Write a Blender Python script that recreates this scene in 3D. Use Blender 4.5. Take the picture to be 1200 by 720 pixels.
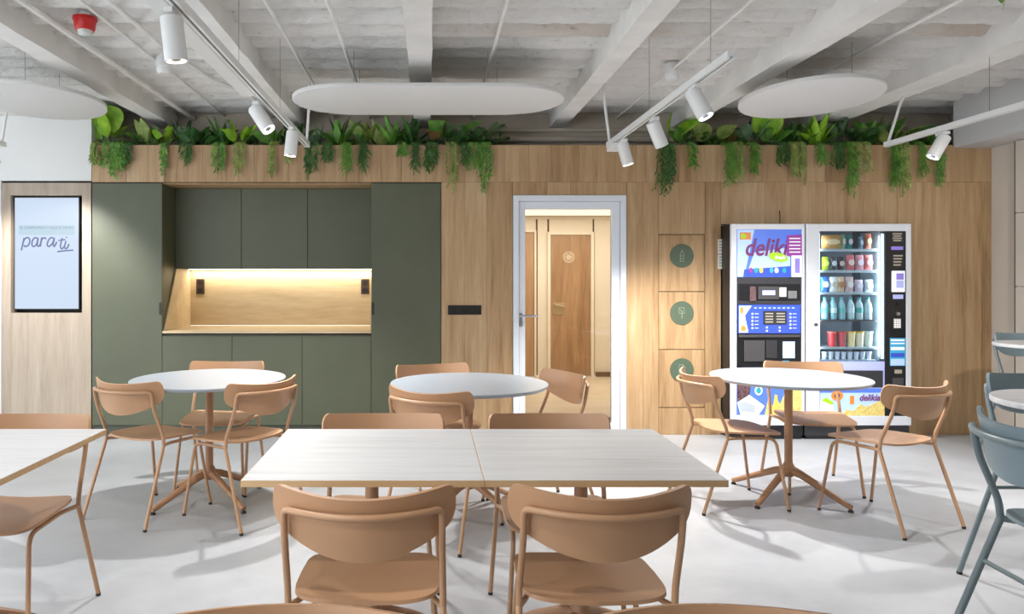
import bpy, bmesh, math, random
from mathutils import Vector, noise, Matrix

for o in list(bpy.data.objects):
    bpy.data.objects.remove(o)
S = bpy.context.scene
COL = S.collection
PI = math.pi

# ------------------------------------------------------------------ camera
H, F, CX, CY = 1.35, 860.0, 502.0, 325.0          # eye height, focal length and vanishing point (1200x720 frame)
cd = bpy.data.cameras.new('camera')
cam = bpy.data.objects.new('camera', cd)
COL.objects.link(cam)
cam.location = (0, 0, H)
cam.rotation_euler = (PI / 2, 0, 0)
cd.sensor_width = 36.0
cd.lens = F / 1200.0 * 36.0
cd.shift_x = (600 - CX) / 1200.0
cd.shift_y = (CY - 360) / 1200.0
cd.clip_start = 0.05
S.camera = cam

# ------------------------------------------------------------------ world and exposure
w = bpy.data.worlds.new('world')
S.world = w
w.use_nodes = True
w.node_tree.nodes['Background'].inputs[0].default_value = (0.88, 0.94, 1.0, 1)
w.node_tree.nodes['Background'].inputs[1].default_value = 3.15
S.view_settings.view_transform = 'Standard'
S.view_settings.look = 'None'
S.view_settings.exposure = 0.16
S.view_settings.gamma = 1.0
S.view_settings.use_curve_mapping = False
SPOT_W = 100.0
SPOT_COL = (1.0, 0.985, 0.97)


# ------------------------------------------------------------------ helpers
def W(px, py, Y):
    return Vector(((px - CX) * Y / F, Y, H - (py - CY) * Y / F))


def X(px, Y):
    return (px - CX) * Y / F


def Z(py, Y):
    return H - (py - CY) * Y / F


def lin(c):
    r = []
    for v in c[:3]:
        v = v / 255.0
        r.append(v / 12.92 if v <= 0.04045 else ((v + 0.055) / 1.055) ** 2.4)
    return (r[0], r[1], r[2], 1.0)


class NT:
    def __init__(s, name):
        s.m = bpy.data.materials.new(name)
        s.m.use_nodes = True
        s.t = s.m.node_tree
        s.b = s.t.nodes['Principled BSDF']
        s.out = s.t.nodes['Material Output']

    def n(s, kind, **kw):
        d = s.t.nodes.new(kind)
        for k, v in kw.items():
            if k.startswith('i_'):
                d.inputs[k[2:].replace('_', ' ')].default_value = v
            else:
                setattr(d, k, v)
        return d

    def l(s, a, b):
        s.t.links.new(a, b)

    def coords(s, scale, kind='Object', randshift=False):
        tc = s.n('ShaderNodeTexCoord')
        mp = s.n('ShaderNodeMapping')
        mp.inputs['Scale'].default_value = scale
        src = tc.outputs[kind]
        if randshift:
            oi = s.n('ShaderNodeObjectInfo')
            vm = s.n('ShaderNodeVectorMath', operation='MULTIPLY_ADD')
            cx = s.n('ShaderNodeCombineXYZ')
            s.l(oi.outputs['Random'], cx.inputs[0])
            s.l(oi.outputs['Random'], cx.inputs[1])
            s.l(oi.outputs['Random'], cx.inputs[2])
            s.l(cx.outputs[0], vm.inputs[0])
            vm.inputs[1].default_value = (31.7, 17.3, 53.9)
            s.l(src, vm.inputs[2])
            src = vm.outputs[0]
        s.l(src, mp.inputs[0])
        return mp.outputs[0]

    def ramp(s, fac, stops):
        r = s.n('ShaderNodeValToRGB')
        e = r.color_ramp.elements
        e[0].position, e[0].color = stops[0][0], lin(stops[0][1])
        e[1].position, e[1].color = stops[-1][0], lin(stops[-1][1])
        for p, c in stops[1:-1]:
            k = e.new(p)
            k.color = lin(c)
        s.l(fac, r.inputs[0])
        return r.outputs[0]

    def bump(s, h, strength, dist=0.01):
        b = s.n('ShaderNodeBump')
        b.inputs['Strength'].default_value = strength
        b.inputs['Distance'].default_value = dist
        s.l(h, b.inputs['Height'])
        s.l(b.outputs[0], s.b.inputs['Normal'])


def plain(name, c, rough=0.5, metal=0.0, var=0.0, vscale=8.0, bump=0.0, bscale=200.0, emit=0.0, coat=0.0, kind='Object', dark=False):
    t = NT(name)
    t.b.inputs['Roughness'].default_value = rough
    t.b.inputs['Metallic'].default_value = metal
    if coat:
        t.b.inputs['Coat Weight'].default_value = coat
    if var:
        nz = t.n('ShaderNodeTexNoise', i_Scale=vscale, i_Detail=5.0)
        t.l(t.coords((1, 1, 1), kind), nz.inputs['Vector'])
        lo = [max(0, v - var) for v in c]
        hi = [min(255, v + var) for v in c]
        t.l(t.ramp(nz.outputs[0], [(0.3, lo), (0.7, hi)]), t.b.inputs['Base Color'])
    else:
        t.b.inputs['Base Color'].default_value = lin(c)
    if bump:
        nb = t.n('ShaderNodeTexNoise', i_Scale=bscale, i_Detail=3.0)
        t.l(t.coords((1, 1, 1), kind), nb.inputs['Vector'])
        t.bump(nb.outputs[0], bump, 0.002)
    if emit:
        t.b.inputs['Emission Color'].default_value = lin(c)
        t.b.inputs['Emission Strength'].default_value = emit
    if dark:
        t.b.inputs['Base Color'].default_value = (0.02, 0.02, 0.02, 1)
    return t.m


def wood(name, stops, scale=(9, 9, 0.7), rough=0.5, shift=True, knots=0.35, bump=0.06, tone=0.16):
    """long streaks of grain along the axis whose scale is small"""
    t = NT(name)
    co = t.coords(scale, 'Object', shift)
    n1 = t.n('ShaderNodeTexNoise', i_Scale=1.6, i_Detail=7.0, i_Roughness=0.62, i_Distortion=0.5)
    t.l(co, n1.inputs['Vector'])
    n2 = t.n('ShaderNodeTexNoise', i_Scale=7.0, i_Detail=5.0, i_Roughness=0.6)
    t.l(co, n2.inputs['Vector'])
    mx = t.n('ShaderNodeMix', data_type='FLOAT')
    mx.inputs['Factor'].default_value = knots
    t.l(n1.outputs[0], mx.inputs['A'])
    t.l(n2.outputs[0], mx.inputs['B'])
    fac = mx.outputs['Result']
    if shift and tone:
        oi = t.n('ShaderNodeObjectInfo')
        ma = t.n('ShaderNodeMath', operation='MULTIPLY_ADD')
        t.l(oi.outputs['Random'], ma.inputs[0])
        ma.inputs[1].default_value = tone
        ma.inputs[2].default_value = -tone / 2
        ad = t.n('ShaderNodeMath', operation='ADD')
        t.l(fac, ad.inputs[0])
        t.l(ma.outputs[0], ad.inputs[1])
        fac = ad.outputs[0]
    t.l(t.ramp(fac, stops), t.b.inputs['Base Color'])
    t.b.inputs['Roughness'].default_value = rough
    t.bump(n2.outputs[0], bump, 0.003)
    return t.m


M = {}
M['oak_wall'] = wood('oak_wall', [(0.28, (136, 103, 69)), (0.45, (172, 139, 100)), (0.58, (185, 154, 116)), (0.75, (202, 174, 138))], (8, 8, 0.55))
M['oak_cool_lit'] = wood('oak_cool_lit', [(0.28, (140, 124, 107)), (0.48, (168, 152, 134)), (0.75, (186, 172, 156))], (8, 8, 0.55))  # oak with the cool spotlight's pale grey put into its colour
M['oak_lining'] = wood('oak_lining', [(0.3, (190, 166, 126)), (0.5, (206, 184, 146)), (0.75, (220, 200, 164))], (0.8, 6, 6), bump=0.03)
M['oak_door'] = wood('oak_door', [(0.28, (142, 106, 70)), (0.5, (172, 134, 96)), (0.75, (194, 160, 120))], (6, 6, 0.6), 0.4)
M['ash_top'] = wood('ash_top', [(0.25, (180, 179, 178)), (0.5, (203, 203, 204)), (0.75, (216, 216, 218))], (0.7, 16, 16), 0.42, bump=0.05, tone=0.05)
M['ash_edge'] = wood('ash_edge', [(0.3, (188, 152, 108)), (0.7, (212, 180, 138))], (0.7, 16, 16), 0.5)
M['chair_shell'] = plain('chair_shell', (184, 142, 107), 0.42, var=4, vscale=3, bump=0.05, bscale=600)
M['chair_metal'] = plain('chair_metal', (182, 141, 106), 0.38, bump=0.03, bscale=900)
M['base_metal'] = plain('base_metal', (172, 129, 94), 0.42, bump=0.03, bscale=700)
M['grey_shell'] = plain('grey_shell', (126, 143, 150), 0.42, var=4, vscale=3, bump=0.05, bscale=600)
M['grey_metal'] = plain('grey_metal', (112, 126, 130), 0.36, bump=0.03, bscale=900)
M['rubber'] = plain('rubber', (40, 36, 33), 0.7)
M['white_top'] = plain('white_top', (164, 171, 179), 0.32, bump=0.02, bscale=500)
M['white_edge'] = plain('white_edge', (206, 203, 196), 0.5)
M['green'] = plain('green', (85, 89, 69), 0.48, var=3, vscale=2.5, bump=0.03, bscale=700)
M['green_body'] = plain('green_body', (72, 74, 62), 0.6)
M['black'] = plain('black', (18, 17, 17), 0.4)
M['dark_gap'] = plain('dark_gap', (34, 30, 26), 0.8)
M['socket_brown'] = plain('socket_brown', (66, 46, 34), 0.4)
M['socket_hole'] = plain('socket_hole', (28, 19, 14), 0.5)
M['white_paint'] = plain('white_paint', (228, 228, 226), 0.6, var=3, vscale=1.5, bump=0.05, bscale=120)
M['white_metal'] = plain('white_metal', (236, 236, 234), 0.35)
M['beige_panel'] = plain('beige_panel', (206, 197, 185), 0.5, var=3, vscale=2, bump=0.03, bscale=400)
M['soffit'] = plain('soffit_paint', (206, 205, 205), 0.7, var=3, vscale=1.2)
M['upper_wall'] = plain('upper_wall', (206, 194, 178), 0.9, var=12, vscale=2.0, bump=0.3, bscale=40)
M['panel_white'] = plain('acoustic_felt', (226, 225, 222), 0.85, bump=0.1, bscale=700)
M['wire'] = plain('steel_wire', (150, 146, 140), 0.4, 0.7)
M['alu_white'] = plain('alu_white', (226, 231, 238), 0.35)
M['steel'] = plain('brushed_steel', (176, 178, 182), 0.3, 0.85)
M['cream'] = plain('cream_wall', (230, 217, 196), 0.6, var=3, vscale=1.5)
M['corr_ceiling'] = plain('corridor_ceiling', (246, 240, 226), 0.7)
M['joint_brown'] = plain('joint_brown', (112, 84, 52), 0.7)
M['corr_floor'] = wood('corridor_floor', [(0.3, (192, 170, 140)), (0.7, (216, 198, 170))], (0.8, 5, 5), 0.35, shift=False)
M['red'] = plain('alarm_red', (196, 28, 30), 0.35)
M['lens_clear'] = plain('beacon_lens', (206, 212, 204), 0.2)
M['soil'] = plain('soil', (38, 30, 24), 0.95, var=10, vscale=30, bump=0.6, bscale=60)
M['paper'] = plain('paper', (222, 218, 208), 0.8)
M['paper_print'] = plain('paper_print', (150, 148, 142), 0.8)
M['sign_line'] = plain('sign_line', (136, 146, 128), 0.6)
M['sign_green'] = plain('sign_green', (78, 92, 74), 0.55, var=3, vscale=6)
M['lamp_glow'] = plain('lamp_glow', (255, 250, 242), 0.5, emit=14.0)
M['led_glow'] = plain('led_glow', (255, 240, 214), 0.5, emit=9.0)
M['emblem'] = plain('emblem', (246, 236, 214), 0.5)
M['brass'] = plain('satin_handle', (196, 172, 132), 0.35, 0.6)


def floor_mat():
    t = NT('polished_concrete')
    co = t.coords((1, 1, 1), 'Object')
    a = t.n('ShaderNodeTexNoise', i_Scale=0.9, i_Detail=8.0, i_Roughness=0.62, i_Distortion=0.6)
    b = t.n('ShaderNodeTexNoise', i_Scale=9.0, i_Detail=6.0, i_Roughness=0.7)
    t.l(co, a.inputs['Vector'])
    t.l(co, b.inputs['Vector'])
    mx = t.n('ShaderNodeMix', data_type='FLOAT')
    mx.inputs['Factor'].default_value = 0.3
    t.l(a.outputs[0], mx.inputs['A'])
    t.l(b.outputs[0], mx.inputs['B'])
    t.l(t.ramp(mx.outputs['Result'], [(0.3, (152, 154, 157)), (0.5, (167, 169, 172)), (0.72, (180, 182, 185))]), t.b.inputs['Base Color'])
    rr = t.n('ShaderNodeMapRange')
    rr.inputs['To Min'].default_value = 0.30
    rr.inputs['To Max'].default_value = 0.5
    t.l(b.outputs[0], rr.inputs['Value'])
    t.l(rr.outputs[0], t.b.inputs['Roughness'])
    t.bump(b.outputs[0], 0.04, 0.003)
    return t.m


def plaster_mat():
    t = NT('rough_white_plaster')
    co = t.coords((1, 1, 1), 'Object', True)
    a = t.n('ShaderNodeTexNoise', i_Scale=0.55, i_Detail=4.0, i_Roughness=0.5)
    t.l(co, a.inputs['Vector'])
    b = t.n('ShaderNodeTexNoise', i_Scale=26.0, i_Detail=7.0, i_Roughness=0.7)
    sc = t.coords((0.5, 1, 1), 'Object', True)
    t.l(sc, b.inputs['Vector'])
    col = t.ramp(a.outputs[0], [(0.0, (250, 249, 247)), (0.60, (248, 246, 243)), (0.70, (222, 210, 198)), (1.0, (198, 182, 166))])
    st = t.ramp(b.outputs[0], [(0.30, (120, 110, 100)), (0.40, (235, 232, 226)), (1.0, (255, 255, 255))])
    mx = t.n('ShaderNodeMix', data_type='RGBA', blend_type='MULTIPLY')
    mx.inputs['Factor'].default_value = 0.45
    t.l(col, mx.inputs['A'])
    t.l(st, mx.inputs['B'])
    t.l(mx.outputs['Result'], t.b.inputs['Base Color'])
    t.b.inputs['Roughness'].default_value = 0.9
    t.bump(b.outputs[0], 0.9, 0.03)
    return t.m


def glass_mat(name, tint=(250, 252, 252), refl=1.0):
    t = NT(name)
    tr = t.n('ShaderNodeBsdfTransparent')
    tr.inputs[0].default_value = lin(tint)
    gl = t.n('ShaderNodeBsdfGlossy')
    gl.inputs['Roughness'].default_value = 0.02
    fr = t.n('ShaderNodeFresnel')
    fr.inputs[0].default_value = 1.45
    ml = t.n('ShaderNodeMath', operation='MULTIPLY')
    ml.inputs[1].default_value = refl
    t.l(fr.outputs[0], ml.inputs[0])
    mx = t.n('ShaderNodeMixShader')
    t.l(ml.outputs[0], mx.inputs[0])
    t.l(tr.outputs[0], mx.inputs[1])
    t.l(gl.outputs[0], mx.inputs[2])
    t.l(mx.outputs[0], t.out.inputs[0])
    return t.m


def leaf_mat(name, dark, light, rough=0.45):
    t = NT(name)
    nz = t.n('ShaderNodeTexNoise', i_Scale=14.0, i_Detail=3.0)
    t.l(t.coords((1, 1, 1), 'Object', True), nz.inputs['Vector'])
    t.l(t.ramp(nz.outputs[0], [(0.3, dark), (0.7, light)]), t.b.inputs['Base Color'])
    t.b.inputs['Roughness'].default_value = rough
    t.b.inputs['Subsurface Weight'].default_value = 0.0
    return t.m


M['floor'] = floor_mat()
M['plaster'] = plaster_mat()
M['beam'] = plain('beam_paint', (236, 234, 230), 0.85, var=8, vscale=4, bump=0.5, bscale=45)
M['pane'] = glass_mat('door_glass', (252, 252, 250), 1.0)
M['machine_glass'] = glass_mat('machine_glass', (238, 246, 250), 0.6)
M['leaf_deep'] = leaf_mat('leaf_deep', (34, 75, 29), (70, 119, 48))
M['leaf_mid'] = leaf_mat('leaf_mid', (65, 117, 39), (117, 168, 65))
M['leaf_lime'] = leaf_mat('leaf_lime', (112, 168, 31), (173, 217, 61))
M['leaf_olive'] = leaf_mat('leaf_olive', (102, 126, 53), (163, 180, 95))
M['leaf_grey'] = leaf_mat('leaf_grey', (70, 104, 75), (126, 156, 112))
M['leaf_rust'] = leaf_mat('leaf_rust', (120, 84, 52), (150, 116, 78))


class MB:
    """collects shapes, then links them as ONE mesh object"""

    def __init__(s):
        s.v, s.f = [], []

    def box(s, x0, x1, y0, y1, z0, z1):
        i = len(s.v)
        s.v += [(x0, y0, z0), (x1, y0, z0), (x1, y1, z0), (x0, y1, z0), (x0, y0, z1), (x1, y0, z1), (x1, y1, z1), (x0, y1, z1)]
        s.f += [(i, i + 3, i + 2, i + 1), (i + 4, i + 5, i + 6, i + 7), (i, i + 1, i + 5, i + 4), (i + 1, i + 2, i + 6, i + 5), (i + 2, i + 3, i + 7, i + 6), (i + 3, i, i + 4, i + 7)]
        return s

    def tube(s, pts, r, n=8, cap=True, flat=None):
        pts = [Vector(p) for p in pts]
        rs = r if isinstance(r, (list, tuple)) else [r] * len(pts)
        t0 = (pts[1] - pts[0]).normalized()
        up = Vector((0, 0, 1)) if abs(t0.z) < 0.9 else Vector((1, 0, 0))
        a = t0.cross(up).normalized()
        base = len(s.v)
        for k, p in enumerate(pts):
            if k == 0:
                t = t0
            elif k == len(pts) - 1:
                t = (pts[k] - pts[k - 1]).normalized()
            else:
                t = ((pts[k + 1] - p).normalized() + (p - pts[k - 1]).normalized()).normalized()
            a = (a - t * a.dot(t)).normalized()
            b = t.cross(a)
            for q in range(n):
                an = 2 * PI * q / n
                d = (a * math.cos(an) + b * math.sin(an)) * rs[k]
                if flat:
                    d = Vector((d.x * flat[0], d.y * flat[1], d.z * flat[2]))
                s.v.append(tuple(p + d))
        for k in range(len(pts) - 1):
            for q in range(n):
                q2 = (q + 1) % n
                s.f.append((base + k * n + q, base + k * n + q2, base + (k + 1) * n + q2, base + (k + 1) * n + q))
        if cap:
            s.f.append(tuple(base + q for q in reversed(range(n))))
            e = base + (len(pts) - 1) * n
            s.f.append(tuple(e + q for q in range(n)))
        return s

    def lathe(s, prof, n=24, c=(0, 0, 0), axis='z'):
        base = len(s.v)
        c = Vector(c)
        for r, h in prof:
            for q in range(n):
                an = 2 * PI * q / n
                if axis == 'z':
                    s.v.append((c.x + r * math.cos(an), c.y + r * math.sin(an), c.z + h))
                else:  # axis y
                    s.v.append((c.x + r * math.cos(an), c.y + h, c.z + r * math.sin(an)))
        for k in range(len(prof) - 1):
            for q in range(n):
                q2 = (q + 1) % n
                s.f.append((base + k * n + q, base + k * n + q2, base + (k + 1) * n + q2, base + (k + 1) * n + q))
        s.f.append(tuple(base + q for q in reversed(range(n))))
        e = base + (len(prof) - 1) * n
        s.f.append(tuple(e + q for q in range(n)))
        return s

    def prism(s, poly, y0, y1, plane='xz'):
        """2d outline extruded; plane xz (along y), xy (along z) or yz (along x)"""
        base = len(s.v)
        n = len(poly)
        for d in (y0, y1):
            for a, b in poly:
                s.v.append({'xz': (a, d, b), 'xy': (a, b, d), 'yz': (d, a, b)}[plane])
        s.f.append(tuple(base + q for q in range(n)))
        s.f.append(tuple(base + n + q for q in reversed(range(n))))
        for q in range(n):
            q2 = (q + 1) % n
            s.f.append((base + q, base + n + q, base + n + q2, base + q2))
        return s

    def quad(s, a, b, c, d):
        i = len(s.v)
        s.v += [tuple(a), tuple(b), tuple(c), tuple(d)]
        s.f.append((i, i + 1, i + 2, i + 3))
        return s

    def mesh(s, name, bevel=0.0, seg=2, off=(0, 0, 0), recalc=True):
        me = bpy.data.meshes.new(name)
        ox, oy, oz = off
        me.from_pydata([(x - ox, y - oy, z - oz) for x, y, z in s.v], [], s.f)
        if recalc or bevel:
            bm = bmesh.new()
            bm.from_mesh(me)
            bmesh.ops.recalc_face_normals(bm, faces=bm.faces)
            if bevel:
                ed = [e for e in bm.edges if len(e.link_faces) == 2 and e.calc_face_angle() > 0.6]
                bmesh.ops.bevel(bm, geom=ed, offset=bevel, segments=seg, affect='EDGES', profile=0.5, clamp_overlap=True)
            bm.to_mesh(me)
            bm.free()
        return me

    def build(s, name, mat, parent=None, bevel=0.0, seg=2, smooth=False, world=True, recalc=True):
        """coordinates are the world's; they are made relative to an (unrotated) parent when world is True"""
        off = (0, 0, 0)
        if parent is not None and world:
            off = wloc(parent)
        elif parent is None and s.v:
            xs = [v[0] for v in s.v]; ys = [v[1] for v in s.v]; zs = [v[2] for v in s.v]
            off = ((min(xs) + max(xs)) / 2, (min(ys) + max(ys)) / 2, min(zs))
        me = s.mesh(name, bevel, seg, off, recalc)
        o = link(name, me, mat, parent)
        if parent is None:
            o.location = off
        if smooth:
            shade(me)
        return o


def shade(me, angle=40):
    for p in me.polygons:
        p.use_smooth = True
    bm = bmesh.new()
    bm.from_mesh(me)
    for e in bm.edges:
        e.smooth = not (len(e.link_faces) == 2 and e.calc_face_angle() > math.radians(angle))
    bm.to_mesh(me)
    bm.free()


def wloc(o):
    v = Vector((0, 0, 0))
    while o is not None:
        v = v + o.location
        o = o.parent
    return v


def link(name, me, mat, parent=None):
    o = bpy.data.objects.new(name, me)
    COL.objects.link(o)
    if mat is not None and me is not None and not me.materials:
        me.materials.append(M[mat] if isinstance(mat, str) else mat)
    if parent is not None:
        o.parent = parent
    return o


def tag(o, label=None, cat=None, group=None, kind=None):
    if label: o['label'] = label
    if cat: o['category'] = cat
    if group: o['group'] = group
    if kind: o['kind'] = kind
    return o


def thing(name, label, cat, loc=(0, 0, 0), rz=0.0, group=None):
    o = bpy.data.objects.new(name, None)
    COL.objects.link(o)
    o.empty_display_size = 0.1
    o.location = loc
    o.rotation_euler = (0, 0, rz)
    return tag(o, label, cat, group)


def struct(name, mb, mat, bevel=0.0, smooth=False):
    return tag(mb.build(name, mat, None, bevel, smooth=smooth), kind='structure')


def copy_tree(o, parent=None):
    c = o.copy()
    COL.objects.link(c)
    c.parent = parent
    for ch in list(o.children):
        copy_tree(ch, c)
    return c


def fillet(pts, rad, n=6):
    """round the inner corners of a polyline"""
    pts = [Vector(p) for p in pts]
    out = [pts[0]]
    for k in range(1, len(pts) - 1):
        p, a, b = pts[k], pts[k - 1], pts[k + 1]
        r = rad[k - 1] if isinstance(rad, (list, tuple)) else rad
        u, v = (a - p), (b - p)
        d = min(r, u.length * 0.48, v.length * 0.48)
        s0, s1 = p + u.normalized() * d, p + v.normalized() * d
        for i in range(n + 1):
            t = i / n
            out.append(s0 * (1 - t) ** 2 + p * 2 * t * (1 - t) + s1 * t ** 2)
    out.append(pts[-1])
    return out


def text_mesh(body, size, shear=0.0, bold=0.0, width=None, thick=0.001):
    cu = bpy.data.curves.new('text', 'FONT')
    cu.body = body
    cu.size = size
    cu.shear = shear
    cu.offset = bold
    cu.align_x = 'CENTER'
    cu.align_y = 'CENTER'
    cu.extrude = thick
    cu.resolution_u = 3
    o = bpy.data.objects.new('text', cu)
    COL.objects.link(o)
    dg = bpy.context.evaluated_depsgraph_get()
    me = bpy.data.meshes.new_from_object(o.evaluated_get(dg))
    bpy.data.objects.remove(o)
    xs = [v.co.x for v in me.vertices]
    sx = 1.0
    if width and xs:
        sx = width / max(1e-6, max(xs) - min(xs))
    for v in me.vertices:
        v.co = Vector((v.co.x * sx, -v.co.z, v.co.y))
    return me


def text(name, body, size, mat, parent, loc, **kw):
    me = text_mesh(body, size, **kw)
    me.materials.clear()
    o = link(name, me, mat, parent)
    o.location = Vector(loc) - wloc(parent)
    return o


random.seed(7)
YW = 6.28                       # wood wall plane
YU = 6.80                       # upper wall behind the planters
ZT = Z(170, YW)                 # top of the wood fascia
ZJ = Z(213.6, YW)               # joint under the fascia
ZC = 2.90                       # ceiling
XL, XR = -5.6, X(1162, YW)      # side walls
YB = -3.2                       # unseen end behind the camera, partly open to let world light in

# ================================================================== setting
struct('floor', MB().box(XL, XR + 0.1, YB, YU, -0.06, 0.0), 'floor')

# ---- ceiling: slab, rough ribs one by one, beams
ceil = struct('ceiling', MB().box(XL, XR + 0.1, YB, YU + 0.1, ZC + 0.10, ZC + 0.2), 'plaster')
PITCH = 0.238


def rib_mesh(seed):
    mb = MB()
    nx, ny = 560, 14
    x0, x1 = XL + 0.02, XR - 0.02
    for i in range(nx + 1):
        x = x0 + (x1 - x0) * i / nx
        for j in range(ny + 1):
            u = j / ny
            y = (u - 0.5) * PITCH * 0.925
            bul = (math.sin(PI * u ** 1.25)) ** 0.85
            wob = noise.noise(Vector((x * 1.4, seed * 9.1, u * 0.6))) * 0.012
            fine = noise.noise(Vector((x * 6.0, u * 5 + seed * 3.7, 1.3))) * 0.009 + noise.noise(Vector((x * 22.0, u * 11 + seed, 5.1))) * 0.013
            z = -0.095 * bul + wob * bul + fine * (0.4 + 1.3 * abs(u - 0.5) * 2)
            mb.v.append((x, y + noise.noise(Vector((x * 2.2, seed, 3))) * 0.008, z))
    for i in range(nx):
        for j in range(ny):
            a = i * (ny + 1) + j
            mb.f.append((a, a + 1, a + ny + 2, a + ny + 1))
    me = mb.mesh('ceiling_rib', recalc=False)
    me.materials.append(M['plaster'])
    for p in me.polygons:
        p.use_smooth = True
    return me


ribs = [rib_mesh(k) for k in range(4)]
cl = wloc(ceil)
k = 0
y = YU - PITCH * 0.5
while y > YB + 0.1:
    o = link('ceiling_rib', ribs[k % 4], None, ceil)
    o.location = Vector((0, y, ZC + 0.045)) - cl
    k += 1
    y -= PITCH


def beam(x0, x1, zb=2.73):
    mb = MB()
    n = 60
    for i in range(n + 1):
        yy = YB + 0.1 + (YU - YB - 0.11) * i / n
        e = [noise.noise(Vector((x0 * 3, yy * 5, q * 7.7))) * 0.012 for q in range(4)]
        mb.v += [(x0 + e[0], yy, ZC + 0.098), (x0 + e[1] * 0.6, yy, zb + e[1] * 0.5), (x1 + e[2] * 0.6, yy, zb + e[2] * 0.5), (x1 + e[3], yy, ZC + 0.098)]
    for i in range(n):
        a = i * 4
        for q in range(3):
            mb.f.append((a + q, a + q + 1, a + q + 5, a + q + 4))
    mb.build('beam', 'beam', ceil)


for a, b in ((-0.13, 0.02), (1.117, 1.257), (2.24, 2.39), (3.438, 3.673), (-1.29, -1.14), (-2.47, -2.32), (-3.66, -3.51), (-4.85, -4.7)):
    beam(a, b)

# ---- upper wall behind the planters and its pipes
struct('wall_upper', MB().box(-2.88, XR + 0.1, YU, YU + 0.1, 2.0, ZC + 0.1), 'upper_wall')

# ---- left wall block, white, with an oak panel that frames the display
struct('wall_left', MB().box(XL - 0.1, XL, 4.9, YW + 0.1, 0, ZC + 0.1), 'white_paint')
XP = X(2, YW)
wb = struct('wall_column', MB().box(XL, -2.885, YW + 0.002, YU + 0.1, ZJ + 0.012, ZC + 0.1), 'white_paint')
MB().box(XL, XP - 0.004, YW - 0.004, YU + 0.1, 0, ZJ + 0.011).build('lower_block', 'white_paint', wb)
MB().box(XP, -2.885, YW + 0.10, YU + 0.1, 0, ZJ + 0.011).build('niche_back', 'dark_gap', wb)
nx0, nx1, nz1, nz0 = X(12.5, YW), X(96, YW), Z(229, YW), Z(367, YW)
MB().box(XP, nx0, YW, YW + 0.10, 0, ZJ - 0.006).build('panel', 'oak_cool_lit', wb, 0.001, 1)
MB().box(nx1, -2.887, YW, YW + 0.10, 0, ZJ - 0.006).build('panel', 'oak_cool_lit', wb, 0.001, 1)
MB().box(nx0, nx1, YW, YW + 0.10, nz1, ZJ - 0.006).build('panel', 'oak_cool_lit', wb)
MB().box(nx0, nx1, YW, YW + 0.10, 0, nz0).build('panel', 'oak_cool_lit', wb)
MB().box(XP, -2.885, YW + 0.02, YW + 0.05, ZJ - 0.006, ZJ + 0.012).build('shadow_gap', 'dark_gap', wb)

# ---- right wall: plain strip, beige panels, soffit
wr = struct('wall_right', MB().box(XR, XR + 0.1, YB, YU + 0.1, 0, ZC + 0.1), 'beige_panel')
ZS = 2.455
py = 5.94
k = 0
while py > 2.2:
    for z0, z1 in ((0.02, 1.271), (1.277, 1.865), (1.871, ZS - 0.004)):
        MB().box(XR - 0.07, XR - 0.001, py - 0.596, py, z0, z1).build('panel', 'beige_panel', wr, 0.0015, 1)
    MB().box(XR - 0.05, XR - 0.001, py - 0.6, py - 0.596, 0.02, ZS - 0.004).build('joint', 'dark_gap', wr)
    py -= 0.6
MB().box(XR - 0.072, XR - 0.05, 5.941, 5.946, 0.02, ZS - 0.004).build('joint', 'dark_gap', wr)
struct('trim_1', MB().box(4.49, XR - 0.001, YB, YW - 0.002, ZS, ZC - 0.01), 'soffit', 0.003)

# ---- unseen end wall, cuts light from behind the camera; open left for world light
struct('wall_front', MB().box(-2.2, XR + 0.1, YB - 0.1, YB, 0, ZC + 0.1), 'white_paint')
# ---- back wall of oak planks
TH = 0.02
DX0, DX1, DZ = X(601, YW), X(734, YW), Z(229, YW)        # door opening
MX0, MX1, MZ = 2.505, 4.010, 1.803                        # niche of the vending machines
XC1 = X(517, YW)                                          # right end of the kitchen run
XK = -2.88
core = MB()
core.box(XC1 + 0.001, DX0, YW + TH, YW + 0.1, 0, ZT - 0.01)
core.box(DX0, DX1, YW + TH, YW + 0.1, DZ, ZT - 0.01)
core.box(DX1, MX0, YW + TH, YW + 0.1, 0, ZT - 0.01)
core.box(MX0, MX1, YW + TH, YW + 0.1, MZ, ZT - 0.01)
core.box(MX1, XR - 0.001, YW + TH, YW + 0.1, 0, ZT - 0.01)
core.box(XK, XC1 + 0.001, YW + TH, YW + 0.05, ZJ - 0.006, ZT - 0.01)
wall = struct('wall_back', core, 'dark_gap')
unit = MB().box(-0.5, 0.5, 0, TH, 0, 1)


def plank(x0, x1, z0, z1):
    g = 0.0006
    return MB().box(x0 + g, x1 - g, YW, YW + TH, z0 + g, z1 - g).build('plank', 'oak_wall', wall, 0.0006, 1)


def planks(x0, x1, z0, z1, wmin=0.13, wmax=0.21):
    x = x0
    while x < x1 - 0.001:
        wd = random.uniform(wmin, wmax)
        nx = x + wd
        if x1 - nx < 0.08:
            nx = x1
        plank(x, nx, z0, z1)
        x = nx


planks(XK, XR - 0.002, ZJ, ZT)
planks(XC1 + 0.002, DX0 - 0.002, 0.0, ZJ)
planks(DX0, DX1, DZ + 0.002, ZJ, 0.18, 0.3)
HX0, HX1 = X(772, YW), X(826, YW)
HZ = [Z(q, YW) for q in (275, 342, 410, 478)]
planks(DX1 + 0.002, HX0 - 0.002, 0.0, ZJ)
plank(HX0, HX1, HZ[0] + 0.003, ZJ)
plank(HX0, HX1, 0.0, HZ[3] - 0.003)
planks(HX1 + 0.002, MX0 - 0.002, 0.0, ZJ, 0.1, 0.16)
planks(MX0, MX1, MZ, ZJ)
planks(MX1 + 0.002, XR - 0.002, 0.0, ZJ, 0.18, 0.26)
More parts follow.
